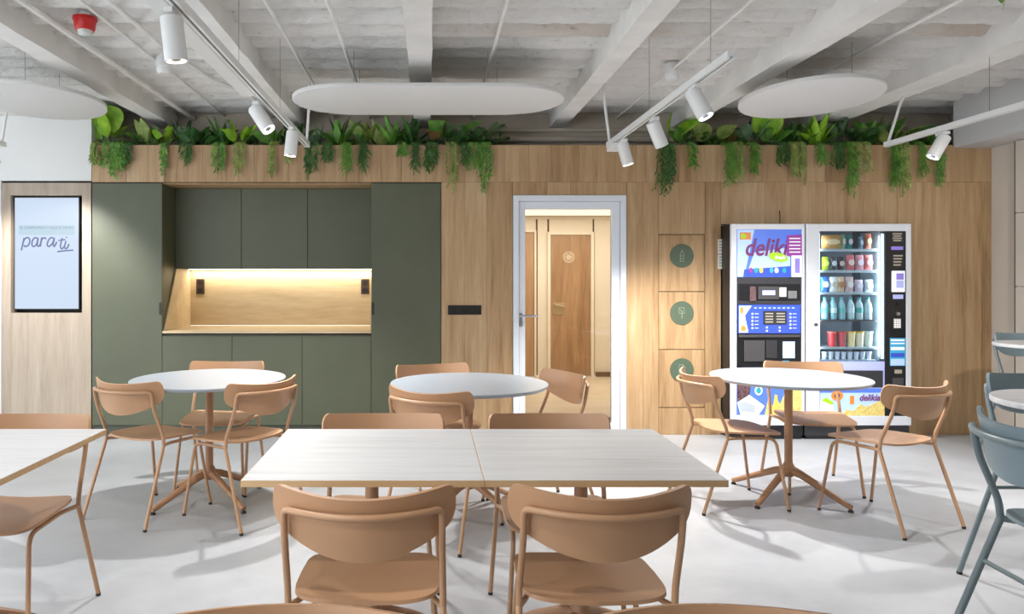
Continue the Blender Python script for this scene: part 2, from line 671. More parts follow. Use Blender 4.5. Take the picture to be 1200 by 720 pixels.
# underside of the fascia above the kitchen recess
MB().box(X(190, YW), X(435, YW), YW + TH, 7.05, ZJ - 0.012, ZJ).build('soffit_board', 'oak_wall', wall)
# niche around the machines, dark
struct('wall_niche', MB().box(MX0 - 0.02, MX1 + 0.02, 7.0, 7.05, 0, MZ + 0.02).box(MX0 - 0.03, MX0 - 0.005, YW + 0.1, 7.0, 0, MZ).box(MX1 + 0.005, MX1 + 0.03, YW + 0.1, 7.0, 0, MZ), 'dark_gap')
struct('floor_niche', MB().box(XK, MX1 + 0.03, YU, 7.06, -0.06, 0.0), 'floor')
# planter trough behind the fascia
tro = struct('trim_2', MB().box(XK, XR - 0.01, YW + 0.11, YU - 0.005, ZT - 0.2, ZT - 0.17), 'dark_gap')
tag(MB().box(XK, XR - 0.01, YW + 0.101, YU - 0.006, ZT - 0.17, ZT - 0.035).build('potting_soil', 'soil'), 'dark potting soil filling the planter trough above the oak wall', 'soil', kind='stuff')

# ---- glass door
d1 = tag(thing('door_1', None, None, (DX0, YW, 0)), kind='structure')
fo = 0.0
fr_w = X(608, YW) - DX0
MB().box(DX0 + 0.002, DX0 + fr_w, YW - 0.012, YW + 0.09, 0, DZ - fr_w).box(DX1 - fr_w, DX1 - 0.002, YW - 0.012, YW + 0.09, 0, DZ - fr_w).box(DX0 + 0.002, DX1 - 0.002, YW - 0.012, YW + 0.09, DZ - fr_w, DZ).build('door_frame', 'alu_white', d1, 0.003)
gx0, gx1, gz1, gz0 = X(615.5, YW), X(717, YW), Z(245, YW), 0.10
lx0, lx1 = DX0 + fr_w + 0.003, DX1 - fr_w - 0.003
lz1 = DZ - fr_w - 0.003
leaf = MB()
leaf.box(lx0, gx0, YW + 0.004, YW + 0.055, 0.008, lz1).box(gx1, lx1, YW + 0.004, YW + 0.055, 0.008, lz1)
leaf.box(gx0, gx1, YW + 0.004, YW + 0.055, gz1, lz1).box(gx0, gx1, YW + 0.004, YW + 0.055, 0.008, gz0)
lf = leaf.build('door_leaf', 'alu_white', d1, 0.003)
MB().box(gx0, gx1, YW + 0.026, YW + 0.034, gz0, gz1).build('pane', 'pane', lf)
hp = W(610, 373, YW)
MB().box(hp.x - 0.016, hp.x + 0.016, YW - 0.006, YW + 0.004, hp.z - 0.075, hp.z + 0.045).build('handle_plate', 'steel', lf, 0.004)
MB().tube(fillet([(hp.x, YW, hp.z + 0.02), (hp.x, YW - 0.055, hp.z + 0.02), (hp.x + 0.145, YW - 0.055, hp.z + 0.02)], 0.02), 0.0095, 10).build('door_handle', 'steel', lf, smooth=True)
MB().lathe([(0.014, -0.012), (0.014, 0.0)], 14, (hp.x, YW, hp.z - 0.045), 'y').build('lock_cylinder', 'steel', lf)

# ---- corridor behind the glass door
YC = 10.0
struct('floor_corridor', MB().box(-0.2, 3.6, YW + 0.1, YC, -0.06, 0.0), 'corr_floor')
ZCC = Z(252, YC)
struct('ceiling_corridor', MB().box(-0.2, 3.6, 7.07, YC + 0.1, ZCC, ZCC + 0.08), 'corr_ceiling')
struct('wall_corridor_left', MB().box(-0.3, -0.2, 7.07, YC + 0.1, 0, ZCC + 0.1), 'cream')
struct('wall_corridor_right', MB().box(3.6, 3.7, 7.07, YC + 0.1, 0, ZCC + 0.1), 'cream')
struct('wall_corridor_front', MB().box(MX0 - 0.05, MX0 - 0.035, YW + 0.1, 7.1, 0, ZT - 0.2).box(XC1 + 0.01, XC1 + 0.03, YW + 0.1, 7.1, 0, ZT - 0.2).box(XC1 + 0.03, MX0 - 0.05, YW + 0.1, 7.1, ZCC, ZCC + 0.05).box(MX0 - 0.05, 3.6, 7.06, 7.1, 0, ZCC + 0.1).box(-0.2, XC1 + 0.03, 7.06, 7.1, 0, ZCC + 0.1), 'cream')
wc = struct('wall_corridor_back', MB().box(-0.2, 3.6, YC + 0.03, YC + 0.1, 0, ZCC + 0.1), 'joint_brown')
edges = [-0.2, X(629, YC), X(642.5, YC), X(695.5, YC), 2.75, 3.6]
jz = Z(257, YC)
for a, b in zip(edges[:-1], edges[1:]):
    MB().box(a + 0.012, b - 0.012, YC, YC + 0.03, 0, jz).build('panel', 'cream', wc, 0.002, 1)
MB().box(-0.2, 3.6, YC - 0.01, YC + 0.03, jz, ZCC).build('cornice', 'cream', wc)
MB().box(X(698, YC), 3.3, YC - 0.06, YC - 0.001, 0.0, 0.06).build('toe_kick', 'joint_brown', wc)


def corridor_door(name, px0, px1, py1, frame):
    x0, x1, z1 = X(px0, YC), X(px1, YC), Z(py1, YC)
    d = tag(thing(name, None, None, (x0, YC, 0)), kind='structure')
    MB().box(x0, x1, YC - 0.03, YC - 0.002, 0.01, z1).build('door_leaf', 'oak_door', d, 0.003)
    MB().box(x0 - frame, x0 - 0.003, YC - 0.045, YC - 0.002, 0, z1 + frame).box(x1 + 0.003, x1 + frame, YC - 0.045, YC - 0.002, 0, z1 + frame).box(x0 - 0.003, x1 + 0.003, YC - 0.045, YC - 0.002, z1 + 0.004, z1 + frame).build('door_frame', 'cream', d, 0.003)
    return d


d2 = corridor_door('door_2', 645, 691.5, 276, 0.045)
d3 = corridor_door('door_3', 596, 625.5, 273, 0.03)
hx = W(655, 362, YC - 0.03)
MB().box(hx.x - 0.08, hx.x + 0.08, YC - 0.036, YC - 0.03, hx.z - 0.08, hx.z + 0.08).build('handle_plate', 'brass', d2, 0.002)
MB().tube(fillet([(hx.x - 0.06, YC - 0.03, hx.z + 0.055), (hx.x - 0.06, YC - 0.08, hx.z + 0.055), (hx.x + 0.06, YC - 0.08, hx.z + 0.04)], 0.02), 0.008).build('door_handle', 'brass', d2, smooth=True)
em = W(666.5, 301.5, YC - 0.032)
eb = MB()
for q in range(6):                       # woven round emblem
    an = q * 2 * PI / 6
    c = Vector((math.cos(an), 0, math.sin(an))) * 0.032
    ring = [(em.x + c.x + 0.045 * math.cos(t * PI / 8), em.y, em.z + c.z + 0.045 * math.sin(t * PI / 8)) for t in range(17)]
    eb.tube(ring, 0.0024, 4, False)
eb.build('emblem', 'emblem', d2)

lt = bpy.data.lights.new('corridor_light', 'AREA')
lt.shape = 'RECTANGLE'
lt.size, lt.size_y = 1.6, 1.2
lt.energy = 38
lt.color = (1.0, 0.95, 0.87)
cl_t = thing('ceiling_light', 'flat warm light panel in the corridor ceiling behind the glass door', 'light', (1.7, 8.7, ZCC))
MB().box(0.3, 3.3, 8.0, 9.96, ZCC - 0.010, ZCC - 0.001).build('housing', 'white_metal', cl_t)
MB().box(0.32, 3.28, 8.02, 9.94, ZCC - 0.013, ZCC - 0.010).build('diffuser', plain('corridor_glow', (255, 250, 240), 0.5, emit=0.7), cl_t)
lo = bpy.data.objects.new('lamp_light', lt)
COL.objects.link(lo)
lo.parent = cl_t
lo.location = (0, 0, -0.03)

# ================================================================== kitchen run
KX = [X(107, YW) + 0.006, X(190, YW), X(435, YW), XC1 - 0.002]
ZP = Z(499, YW)


def tall_cabinet(x0, x1, hinge, label):
    t = thing('tall_cabinet', label, 'cabinet', ((x0 + x1) / 2, YW, 0), group='tall green cabinets')
    MB().box(x0 + 0.001, x1 - 0.001, YW + 0.022, 7.04, ZP, ZJ - 0.014).build('body', 'green', t)
    dr = MB().box(x0 + 0.0015, x1 - 0.0015, YW, YW + 0.02, ZP + 0.003, ZJ - 0.008).build('door', 'green', t, 0.0015, 1)
    MB().box(x0 + 0.002, x1 - 0.002, YW + 0.012, 7.0, 0, ZP).build('plinth', 'green_body', t)
    hx_ = x1 - 0.026 if hinge < 0 else x0 + 0.006
    z = Z(362, YW)
    MB().box(hx_, hx_ + 0.02, YW - 0.003, YW + 0.0005, z - 0.052, z + 0.052).build('handle', 'black', dr, 0.001, 1)


tall_cabinet(KX[0], KX[1], -1, 'tall olive green cabinet between the display panel and the worktop niche')
tall_cabinet(KX[2], KX[3], 1, 'tall olive green cabinet right of the lit worktop niche')
YUP = 6.60
zu0, zu1 = Z(315, YUP), ZJ - 0.013
uw = (KX[2] - KX[1]) / 3
names3 = ('left', 'middle', 'right')
for k in range(3):
    x0, x1 = KX[1] + uw * k, KX[1] + uw * (k + 1)
    t = thing('wall_cabinet', '%s olive green wall cabinet of the three above the lit niche' % ('leftmost', 'middle', 'rightmost')[k], 'cabinet', ((x0 + x1) / 2, YUP, zu0), group='green wall cabinets')
    MB().box(x0 + 0.001, x1 - 0.001, YUP + 0.021, 7.03, zu0 + 0.002, zu1).build('body', 'green', t)
    MB().box(x0 + 0.0018, x1 - 0.0018, YUP, YUP + 0.02, zu0, zu1 - 0.002).build('door', 'green', t, 0.0015, 1)
zw = Z(388, YW)
zb1 = Z(394.5, YW)
bx = [KX[1], X(272, YW), X(354, YW), KX[2]]
for k in range(3):
    x0, x1 = bx[k], bx[k + 1]
    t = thing('base_cabinet', '%s olive green base cabinet of the three under the oak worktop' % ('leftmost', 'middle', 'rightmost')[k], 'cabinet', ((x0 + x1) / 2, YW, 0), group='green base cabinets')
    MB().box(x0 + 0.001, x1 - 0.001, YW + 0.022, 6.98, ZP, zb1 + 0.016).build('body', 'green_body', t)
    MB().box(x0 + 0.0018, x1 - 0.0018, YW, YW + 0.02, ZP + 0.003, zb1).build('door', 'green', t, 0.0015, 1)
    MB().box(x0 + 0.001, x1 - 0.001, YW + 0.012, 6.98, 0, ZP).build('plinth', 'green_body', t)
tag(MB().box(KX[1] + 0.001, KX[2] - 0.001, YW + 0.002, 6.985, zw - 0.022, zw).build('worktop', 'oak_lining', None, 0.0015, 1), 'pale oak worktop in the lit niche between the tall cabinets', 'worktop')
bp = struct('wall_niche_back', MB().box(KX[1] + 0.001, KX[2] - 0.001, 6.99, 7.01, zw + 0.001, zu0), 'oak_lining')
ck = [(YUP + 0.004, zu0 - 0.002), (YW + 0.02, zw + 0.002), (6.989, zw + 0.002), (6.989, zu0 - 0.002)]
MB().prism(ck, KX[1] + 0.001, KX[1] + 0.013, 'yz').build('cheek', 'oak_lining', bp)
MB().prism(ck, KX[2] - 0.013, KX[2] - 0.001, 'yz').build('cheek', 'oak_lining', bp)
ls = thing('led_strip', 'warm white LED strip under the green wall cabinets', 'light', ((KX[1] + KX[2]) / 2, 6.94, zu0 - 0.002))
MB().box(KX[1] + 0.02, KX[2] - 0.02, 6.92, 6.955, zu0 - 0.004, zu0 + 0.0015).build('channel', 'white_metal', ls)
MB().box(KX[1] + 0.02, KX[2] - 0.02, 6.925, 6.95, zu0 - 0.008, zu0 - 0.004).build('diffuser', 'led_glow', ls)
ll = bpy.data.lights.new('led_light', 'AREA')
ll.shape = 'RECTANGLE'
ll.size, ll.size_y = 1.72, 0.03
ll.energy = 5.5
ll.color = (1.0, 0.92, 0.77)
lo = bpy.data.objects.new('strip_light', ll)
COL.objects.link(lo)
lo.parent = ls
lo.location = (0, 0, -0.012)


def socket(px, py, Y, wd, hg, n, vertical, mat, hole, label, group=None):
    c = W(px, py, Y)
    t = thing('wall_socket', label, 'socket', c, group=group)
    MB().box(c.x - wd / 2, c.x + wd / 2, Y - 0.009, Y - 0.0005, c.z - hg / 2, c.z + hg / 2).build('plate', mat, t, 0.002, 1)
    for q in range(n):
        u = (q + 0.5) / n - 0.5
        cx, cz = (c.x, c.z + u * hg) if vertical else (c.x + u * wd, c.z)
        r = 0.36 * min(wd, hg / n if vertical else hg)
        MB().lathe([(r, -0.0105), (r, -0.009)], 16, (cx, Y, cz), 'y').build('outlet', hole, t)


socket(235, 336, 6.99, 0.078, 0.145, 2, True, 'socket_brown', 'socket_hole', 'brown double socket at the left end of the lit oak niche', 'niche sockets')
socket(428, 336, 6.99, 0.078, 0.145, 2, True, 'socket_brown', 'socket_hole', 'brown double socket at the right end of the lit oak niche', 'niche sockets')
socket(544.5, 363.5, YW, 0.285, 0.08, 3, False, 'black', 'dark_gap', 'black triple socket plate on the oak wall left of the door')

# ================================================================== wall display
YD = YW + 0.035
a, b = W(17.5, 362, YD), W(92, 232, YD)
M['screen'] = plain('screen_glow', (206, 224, 248), 0.25, emit=0.74, dark=True)
M['screen_band'] = plain('screen_band', (180, 208, 226), 0.3, emit=0.75, dark=True)
M['screen_ink'] = plain('screen_ink', (72, 84, 158), 0.4, emit=0.7, dark=True)
M['screen_small'] = plain('screen_small_ink', (104, 140, 160), 0.4, emit=0.7, dark=True)
ds = thing('wall_display', 'upright lit display reading para ti set into the oak panel', 'display', ((a.x + b.x) / 2, YD, a.z))
MB().box(a.x - 0.008, b.x + 0.008, YD + 0.001, YD + 0.05, a.z - 0.008, b.z + 0.008).build('casing', 'black', ds, 0.002, 1)
MB().box(a.x, b.x, YD - 0.002, YD + 0.001, a.z, b.z).build('screen', 'screen', ds)
ba, bb = W(22, 275.5, YD), W(87.5, 264, YD)
MB().box(ba.x, bb.x, YD - 0.003, YD - 0.002, ba.z, bb.z).build('text_band', 'screen_band', ds)
text('small_lettering', 'EL COMPROMISO Y AQUÍ ES TIEMPO', 0.03, 'screen_small', ds, W(55, 267.2, YD - 0.0035), width=bb.x - ba.x - 0.02, thick=0.0004)


def dp(cx, cz):                          # display art, measured on a 14.4x grid of the panel
    p = W(14 + cx / 14.4, 255 + cz / 14.4, YD - 0.003)
    return (p.x, p.y, p.z)


def smooth_path(pts, n=5):
    P = [Vector(p) for p in pts]
    out = []
    for i in range(len(P) - 1):
        p0, p1, p2, p3 = P[max(i - 1, 0)], P[i], P[i + 1], P[min(i + 2, len(P) - 1)]
        for q in range(n):
            t = q / n
            out.append(0.5 * ((2 * p1) + (p2 - p0) * t + (2 * p0 - 5 * p1 + 4 * p2 - p3) * t * t + (3 * p1 - p0 - 3 * p2 + p3) * t ** 3))
    out.append(P[-1])
    return out


strokes = [
    [(158, 555), (180, 460), (205, 345)], [(180, 450), (215, 365), (270, 340), (302, 385), (285, 455), (235, 492), (200, 470)],
    [(435, 355), (385, 342), (345, 395), (338, 465), (370, 490), (415, 450), (442, 352), (428, 450), (445, 488), (480, 450), (500, 345)],
    [(505, 335), (478, 492)], [(488, 420), (508, 368), (538, 345), (566, 350), (574, 368)],
    [(712, 352), (655, 342), (612, 395), (595, 460), (625, 490), (680, 440), (716, 350), (698, 450), (716, 490), (758, 410)],
    [(850, 345), (822, 450), (820, 505), (845, 528), (880, 490)], [(782, 387), (900, 374)],
    [(912, 395), (888, 490), (905, 526), (940, 505), (962, 445)], [(918, 345), (928, 330)], [(765, 578), (890, 562), (1035, 552)]]
sb = MB()
for st in strokes:
    sb.tube(smooth_path([dp(*q) for q in st]), 0.0075, 6, True, (1, 0.12, 1))
sb.build('script_lettering', 'screen_ink', ds)

# ================================================================== recycling hatches
pict = {
    0: ('bottle', [[(-.3, -.95), (-.3, .35), (-.12, .6), (-.12, .95), (.12, .95), (.12, .6), (.3, .35), (.3, -.95), (-.3, -.95)], [(-.3, 0), (.3, 0)], [(-.3, -.5), (.3, -.5)]]),
    1: ('food scraps', [[(-.5, .9), (-.5, -.05), (.4, -.05), (.4, .9), (-.5, .9)], [(-.3, .6), (.1, .1)], [(0, -.05), (0, -.95)]]),
    2: ('paper sheet', [[(-.5, -.9), (-.5, .9), (.2, .9), (.55, .5), (.55, -.9), (-.5, -.9)], [(.2, .9), (.2, .5), (.55, .5)], [(-.25, .1), (.3, .1)], [(-.25, -.3), (.3, -.3)]]),
}
for k in range(3):
    z1, z0 = HZ[k] - 0.003, HZ[k + 1] + 0.003
    c = W(799, (300, 367, 434)[k], YW)
    t = thing('recycling_hatch', '%s oak recycling hatch with a round green %s sign' % (('top', 'middle', 'bottom')[k], pict[k][0]), 'hatch', ((HX0 + HX1) / 2, YW, z0), group='oak recycling hatches')
    MB().box(HX0 + 0.002, HX1 - 0.002, YW + 0.001, YW + TH, z0, z1).build('panel', 'oak_wall', t, 0.0015, 1)
    dsk = MB().lathe([(0.1015, -0.004), (0.1015, 0.0)], 40, (c.x, YW + 0.0005, c.z), 'y').build('sign_disc', 'sign_green', t)
    pb = MB()
    for st in pict[k][1]:
        pb.tube([(c.x + u * 0.048, YW - 0.004, c.z + v * 0.05) for u, v in st], 0.0028, 4, True, (1, 0.3, 1))
    pb.build('pictogram', 'sign_line', dsk)

# notices on the wall beside the machines
for k, (py0, py1) in enumerate(((280.5, 297.5), (298.5, 315.5))):
    a, b = W(841, py1, YW - 0.002), W(848.5, py0, YW - 0.002)
    t = thing('paper_notice', '%s small white paper notice taped beside the coffee machine' % ('upper', 'lower')[k], 'notice', ((a.x + b.x) / 2, YW - 0.002, a.z), group='notices beside the machine')
    MB().box(a.x, b.x, YW - 0.003, YW - 0.0008, a.z, b.z).build('sheet', 'paper', t)
    for q in range(4):
        zz = b.z - (q + 0.8) * (b.z - a.z) / 5
        MB().box(a.x + 0.012, b.x - 0.012, YW - 0.0036, YW - 0.003, zz - 0.006, zz + 0.004).build('print_line', 'paper_print', t)

# ================================================================== vending machines
YM = 6.08
M['silver'] = plain('machine_silver', (224, 228, 234), 0.35, 0.1)
M['machine_black'] = plain('machine_black', (24, 25, 28), 0.28)
M['machine_dark'] = plain('machine_dark', (52, 52, 56), 0.35)
M['graphite'] = plain('graphite', (74, 72, 74), 0.3)
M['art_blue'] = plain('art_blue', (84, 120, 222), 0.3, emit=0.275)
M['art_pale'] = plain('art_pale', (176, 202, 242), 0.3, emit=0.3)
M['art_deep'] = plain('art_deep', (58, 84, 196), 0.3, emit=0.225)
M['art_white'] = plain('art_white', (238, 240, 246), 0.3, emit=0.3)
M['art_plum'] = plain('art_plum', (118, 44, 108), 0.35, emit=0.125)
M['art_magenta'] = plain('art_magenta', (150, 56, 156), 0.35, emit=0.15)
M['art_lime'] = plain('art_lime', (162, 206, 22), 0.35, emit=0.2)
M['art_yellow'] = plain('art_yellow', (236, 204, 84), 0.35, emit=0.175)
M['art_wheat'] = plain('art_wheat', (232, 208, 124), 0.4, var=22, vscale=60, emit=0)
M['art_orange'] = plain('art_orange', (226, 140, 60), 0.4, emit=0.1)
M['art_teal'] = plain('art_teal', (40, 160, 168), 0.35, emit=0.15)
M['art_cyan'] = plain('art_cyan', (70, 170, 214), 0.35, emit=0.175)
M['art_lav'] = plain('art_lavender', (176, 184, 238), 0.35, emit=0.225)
M['art_brown'] = plain('coffee_beans', (92, 62, 66), 0.5, var=34, vscale=70)
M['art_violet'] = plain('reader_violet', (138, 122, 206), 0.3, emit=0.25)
M['key_grey'] = plain('key_grey', (176, 168, 152), 0.4)


def rect(px0, py0, px1, py1, Y0, Y1, name, mat, parent, bevel=0.0):
    a, b = W(px0, py1, Y0), W(px1, py0, Y0)
    return MB().box(a.x, b.x, Y0, Y1, a.z, b.z).build(name, mat, parent, bevel, 1)


def art(poly, Y, name, mat, parent, th=0.0012):
    pts = [(X(p, Y), Z(q, Y)) for p, q in poly]
    return MB().prism(pts, Y - th, Y).build(name, mat, parent)


def oval(cx, cy, rx, ry, n=20, a0=0.0, tilt=0.0):
    r = []
    for q in range(n):
        u, v = rx * math.cos(q * 2 * PI / n), ry * math.sin(q * 2 * PI / n)
        r.append((cx + u * math.cos(tilt) - v * math.sin(tilt), cy + u * math.sin(tilt) + v * math.cos(tilt)))
    return r


mzt = Z(262.5, YM)
# --- coffee machine
m1x0, m1x1 = X(857, YM), X(943.2, YM)
v1 = thing('coffee_machine', 'silver and black hot drinks vending machine with a blue lit header', 'vending machine', ((m1x0 + m1x1) / 2, YM, 0))
MB().box(m1x0, m1x1, YM + 0.03, 6.86, 0.03, mzt).build('body', 'machine_black', v1, 0.003, 1)
MB().box(m1x0 + 0.012, m1x1 - 0.012, YM + 0.035, 6.8, 0.0, Z(499, YM)).build('plinth', 'machine_black', v1)
fr = MB()
for (p0, q0, p1, q1) in ((857, 262.5, 863.5, 499), (940, 262.5, 943.2, 499), (863.5, 262.5, 940, 269), (863.5, 487, 940, 499)):
    a, b = W(p0, q1, YM), W(p1, q0, YM)
    fr.box(a.x, b.x, YM, YM + 0.03, a.z, b.z)
fr.build('door_frame', 'silver', v1, 0.003, 1)
hd = rect(863.5, 269, 940, 325, YM + 0.01, YM + 0.03, 'header_panel', 'art_blue', v1)
ya = YM + 0.0095
art([(864, 269.5), (884, 269.5), (872, 324.5), (864, 324.5)], ya, 'pale_swoosh', 'art_pale', hd)
art([(884, 296), (926, 290), (926, 324.5), (874, 324.5)], ya, 'pale_field', 'art_pale', hd)
art([(872, 316), (926, 312), (926, 324.5), (871, 324.5)], ya - 0.0013, 'deep_band', 'art_deep', hd)
rect(867, 272.5, 880, 281, ya - 0.002, ya, 'badge', 'art_orange', hd)
art(oval(871, 277, 3.2, 3.2), ya - 0.003, 'badge_leaf', 'art_lime', hd)
text('logo', 'delikia', 0.20, 'art_plum', hd, W(902, 291, ya - 0.003), shear=0.25, bold=0.004, width=X(935, YM) - X(876, YM))
art([(922, 276), (940, 275), (940, 299), (930, 301.5), (922, 300)], ya - 0.005, 'magenta_badge', 'art_magenta', hd)
for q in range(5):
    rect(925, 279 + q * 4, 938, 280.3 + q * 4, ya - 0.0072, ya - 0.006, 'badge_line', 'art_white', hd)
art(oval(912, 301.5, 11.5, 5.2, tilt=0.22), ya - 0.0065, 'lime_leaf', 'art_lime', hd)
text('leaf_lettering', 'fresh', 0.042, 'art_white', hd, W(914, 302, ya - 0.0085), shear=0.2, bold=0.001)
for q, (px, c_) in enumerate(((880, 'art_magenta'), (886, 'art_teal'), (892, 'art_yellow'), (899, 'art_deep'), (904, 'art_cyan'), (910, 'art_white'), (919, 'art_teal'))):
    art(oval(px, 317, 2.3, 3.2), ya - 0.0035, 'product_icon', c_, hd)
rd = rect(928.5, 299.5, 940, 325, YM - 0.012, YM + 0.008, 'card_reader', 'art_white', v1, 0.003)
rect(931.5, 303, 937.5, 320, YM - 0.0135, YM - 0.0119, 'reader_screen', 'art_violet', rd)
cn = rect(863.5, 325, 940, 357, YM + 0.012, YM + 0.03, 'console', 'machine_dark', v1)
rect(866, 333, 938, 352, YM + 0.004, YM + 0.013, 'console_window', 'machine_black', cn, 0.002)
rect(889, 336, 913, 351, YM - 0.002, YM + 0.005, 'display_housing', 'graphite', cn, 0.002)
rect(893.5, 340.5, 908.5, 346, YM - 0.0035, YM - 0.0019, 'display', 'art_lav', cn)
rect(913.5, 337, 921.5, 348, YM - 0.001, YM + 0.005, 'sticker', 'paper', cn)
rect(924, 341, 934, 350, YM - 0.001, YM + 0.005, 'coin_slot', 'steel', cn, 0.001)
rect(879, 336, 886, 353, YM - 0.001, YM + 0.005, 'side_flap', 'art_brown', cn)
sp = rect(865.5, 357.5, 938, 391, YM + 0.006, YM + 0.03, 'selection_panel', 'art_deep', v1, 0.001)
ys = YM + 0.0055
art([(866, 358.5), (881, 358.5), (873, 370), (876, 390), (866, 390)], ys, 'poster_field', 'art_pale', sp)
art(oval(869, 364, 2.2, 4), ys - 0.0015, 'poster_face', 'art_orange', sp)
art([(866.5, 370), (873, 372), (877, 390), (866.5, 390)], ys - 0.0015, 'poster_dress', 'art_white', sp)
art(oval(871, 385, 3.2, 3.4), ys - 0.003, 'poster_fruit', 'art_orange', sp)
rect(894.5, 364.5, 922, 380.5, ys - 0.003, ys - 0.0005, 'price_board', 'machine_dark', sp)
for r_ in range(4):
    rect(897, 367 + r_ * 3.3, 906, 368.4 + r_ * 3.3, ys - 0.004, ys - 0.003, 'price_line', 'key_grey', sp)
    rect(910, 367 + r_ * 3.3, 920, 368.4 + r_ * 3.3, ys - 0.004, ys - 0.003, 'price_line', 'key_grey', sp)
for r_ in range(5):
    for px in (881, 925.5):
        rect(px, 367 + r_ * 4.2, px + 1.8, 369 + r_ * 4.2, ys - 0.004, ys - 0.0002, 'select_button', 'art_white', sp)
        rect(px + 3.5, 367.4 + r_ * 4.2, px + 8, 368.5 + r_ * 4.2, ys - 0.0015, ys - 0.0002, 'button_text', 'art_lav', sp)
for px in (898, 913):
    for r_ in range(2):
        rect(px, 383 + r_ * 4, px + 1.8, 385 + r_ * 4, ys - 0.004, ys - 0.0002, 'select_button', 'art_white', sp)
for q in range(9):
    rect(884 + q * 5.5, 360.5, 887 + q * 5.5, 361.7, ys - 0.0015, ys - 0.0002, 'button_text', 'art_pale', sp)
lw = rect(863.5, 391, 940, 450, YM + 0.014, YM + 0.03, 'lower_console', 'machine_black', v1)
rect(866, 392.5, 938, 395.5, YM + 0.002, YM + 0.015, 'ledge', 'graphite', lw, 0.001)
rect(872.5, 399.5, 896.5, 424, YM + 0.002, YM + 0.015, 'cup_door', 'graphite', lw, 0.003)
rect(898, 399, 911, 420, YM + 0.008, YM + 0.015, 'cup_recess', 'machine_dark', lw, 0.003)
rect(917.5, 400.5, 931.5, 420, YM + 0.010, YM + 0.015, 'info_sticker', 'art_pale', lw)
art([(917.8, 408), (931, 403), (931, 411), (917.8, 416)], YM + 0.0095, 'sticker_wave', 'art_white', lw)
rect(917, 423, 925, 427, YM + 0.010, YM + 0.015, 'blue_sticker', 'art_cyan', lw)
lg = rect(863.5, 450, 940, 487, YM + 0.008, YM + 0.03, 'lower_graphic', 'art_blue', v1)
yl = YM + 0.0075
art([(864, 450.5), (880, 450.5), (878, 465), (870, 472), (864, 470)], yl, 'bean_photo', 'art_brown', lg)
art([(864, 472), (878, 463), (896, 476), (889, 486.5), (868, 486.5)], yl - 0.0013, 'cup_saucer', 'art_white', lg)
art([(865, 473), (874, 471), (886, 476), (884, 484), (868, 482)], yl - 0.0026, 'spoon_shade', 'art_lav', lg)
art(oval(889, 458, 4.5, 5.5), yl - 0.0013, 'cup_top', 'art_white', lg)
art(oval(889, 458, 2.8, 3.6), yl - 0.0026, 'cup_drink', 'art_teal', lg)
art([(896, 486.5), (900, 468), (906, 476), (908, 462), (914, 474), (921, 458), (926, 455), (939.5, 452), (939.5, 486.5)], yl - 0.0013, 'wheat_field', 'art_wheat', lg)
art([(906.5, 486), (908, 463), (911, 463), (912, 486)], yl - 0.0028, 'biscuit_stick', 'art_yellow', lg)
MB().tube([W(914, 262, YM + 0.12), W(914, 254, YM + 0.17), W(913.5, 247, YW - 0.006)], 0.004, 6).build('power_lead', 'black', v1)

# --- snack machine
m2x0, m2x1 = X(945, YM), X(1068, YM)
v2 = thing('snack_machine', 'silver glass-fronted snack vending machine filled with packets and bottles', 'vending machine', ((m2x0 + m2x1) / 2, YM, 0))
gx_0, gx_1 = X(960.5, YM), X(1037, YM)
gz_1, gz_0 = Z(271, YM), Z(424, YM)
cab = MB()
cab.box(m2x0, m2x0 + 0.03, YM + 0.03, 6.86, 0.03, mzt)
cab.box(m2x1 - 0.03, m2x1, YM + 0.03, 6.86, 0.03, mzt)
cab.box(m2x0, m2x1, YM + 0.03, 6.86, mzt - 0.03, mzt)
cab.box(m2x0 + 0.03, m2x1 - 0.03, 6.83, 6.86, 0.03, mzt - 0.03)
cab.box(m2x0 + 0.03, m2x1 - 0.03, YM + 0.031, 6.83, 0.03, gz_0 - 0.03)
cab.box(gx_1 + 0.01, m2x1 - 0.03, YM + 0.031, 6.83, gz_0 - 0.03, mzt - 0.03)
cab.build('body', 'machine_dark', v2)
M['inner'] = plain('machine_interior', (112, 118, 128), 0.5)
MB().box(m2x0 + 0.03, m2x0 + 0.036, YM + 0.04, 6.55, gz_0 - 0.03, mzt - 0.03).box(gx_1 + 0.004, gx_1 + 0.009, YM + 0.04, 6.55, gz_0 - 0.03, mzt - 0.03).box(m2x0 + 0.03, gx_1 + 0.009, 6.55, 6.56, gz_0 - 0.03, mzt - 0.03).build('inner_lining', 'inner', v2)
fr = MB()
for (p0, q0, p1, q1) in ((945, 262.5, 960.5, 499), (1062, 262.5, 1068, 499), (960.5, 262.5, 1062, 271), (960.5, 488, 1062, 499)):
    a, b = W(p0, q1, YM), W(p1, q0, YM)
    fr.box(a.x, b.x, YM, YM + 0.03, a.z, b.z)
fr.build('door_frame', 'silver', v2, 0.003, 1)
MB().box(m2x0 + 0.012, m2x1 - 0.012, YM + 0.035, 6.8, 0.0, Z(499, YM)).build('plinth', 'machine_black', v2)
MB().box(gx_0, gx_1, YM + 0.012, YM + 0.018, gz_0, gz_1).build('pane', 'machine_glass', v2)
lkk = W(955.5, 380.5, YM)
MB().lathe([(0.012, -0.02), (0.012, 0.0)], 14, (lkk.x, YM, lkk.z), 'y').build('lock', 'graphite', v2)
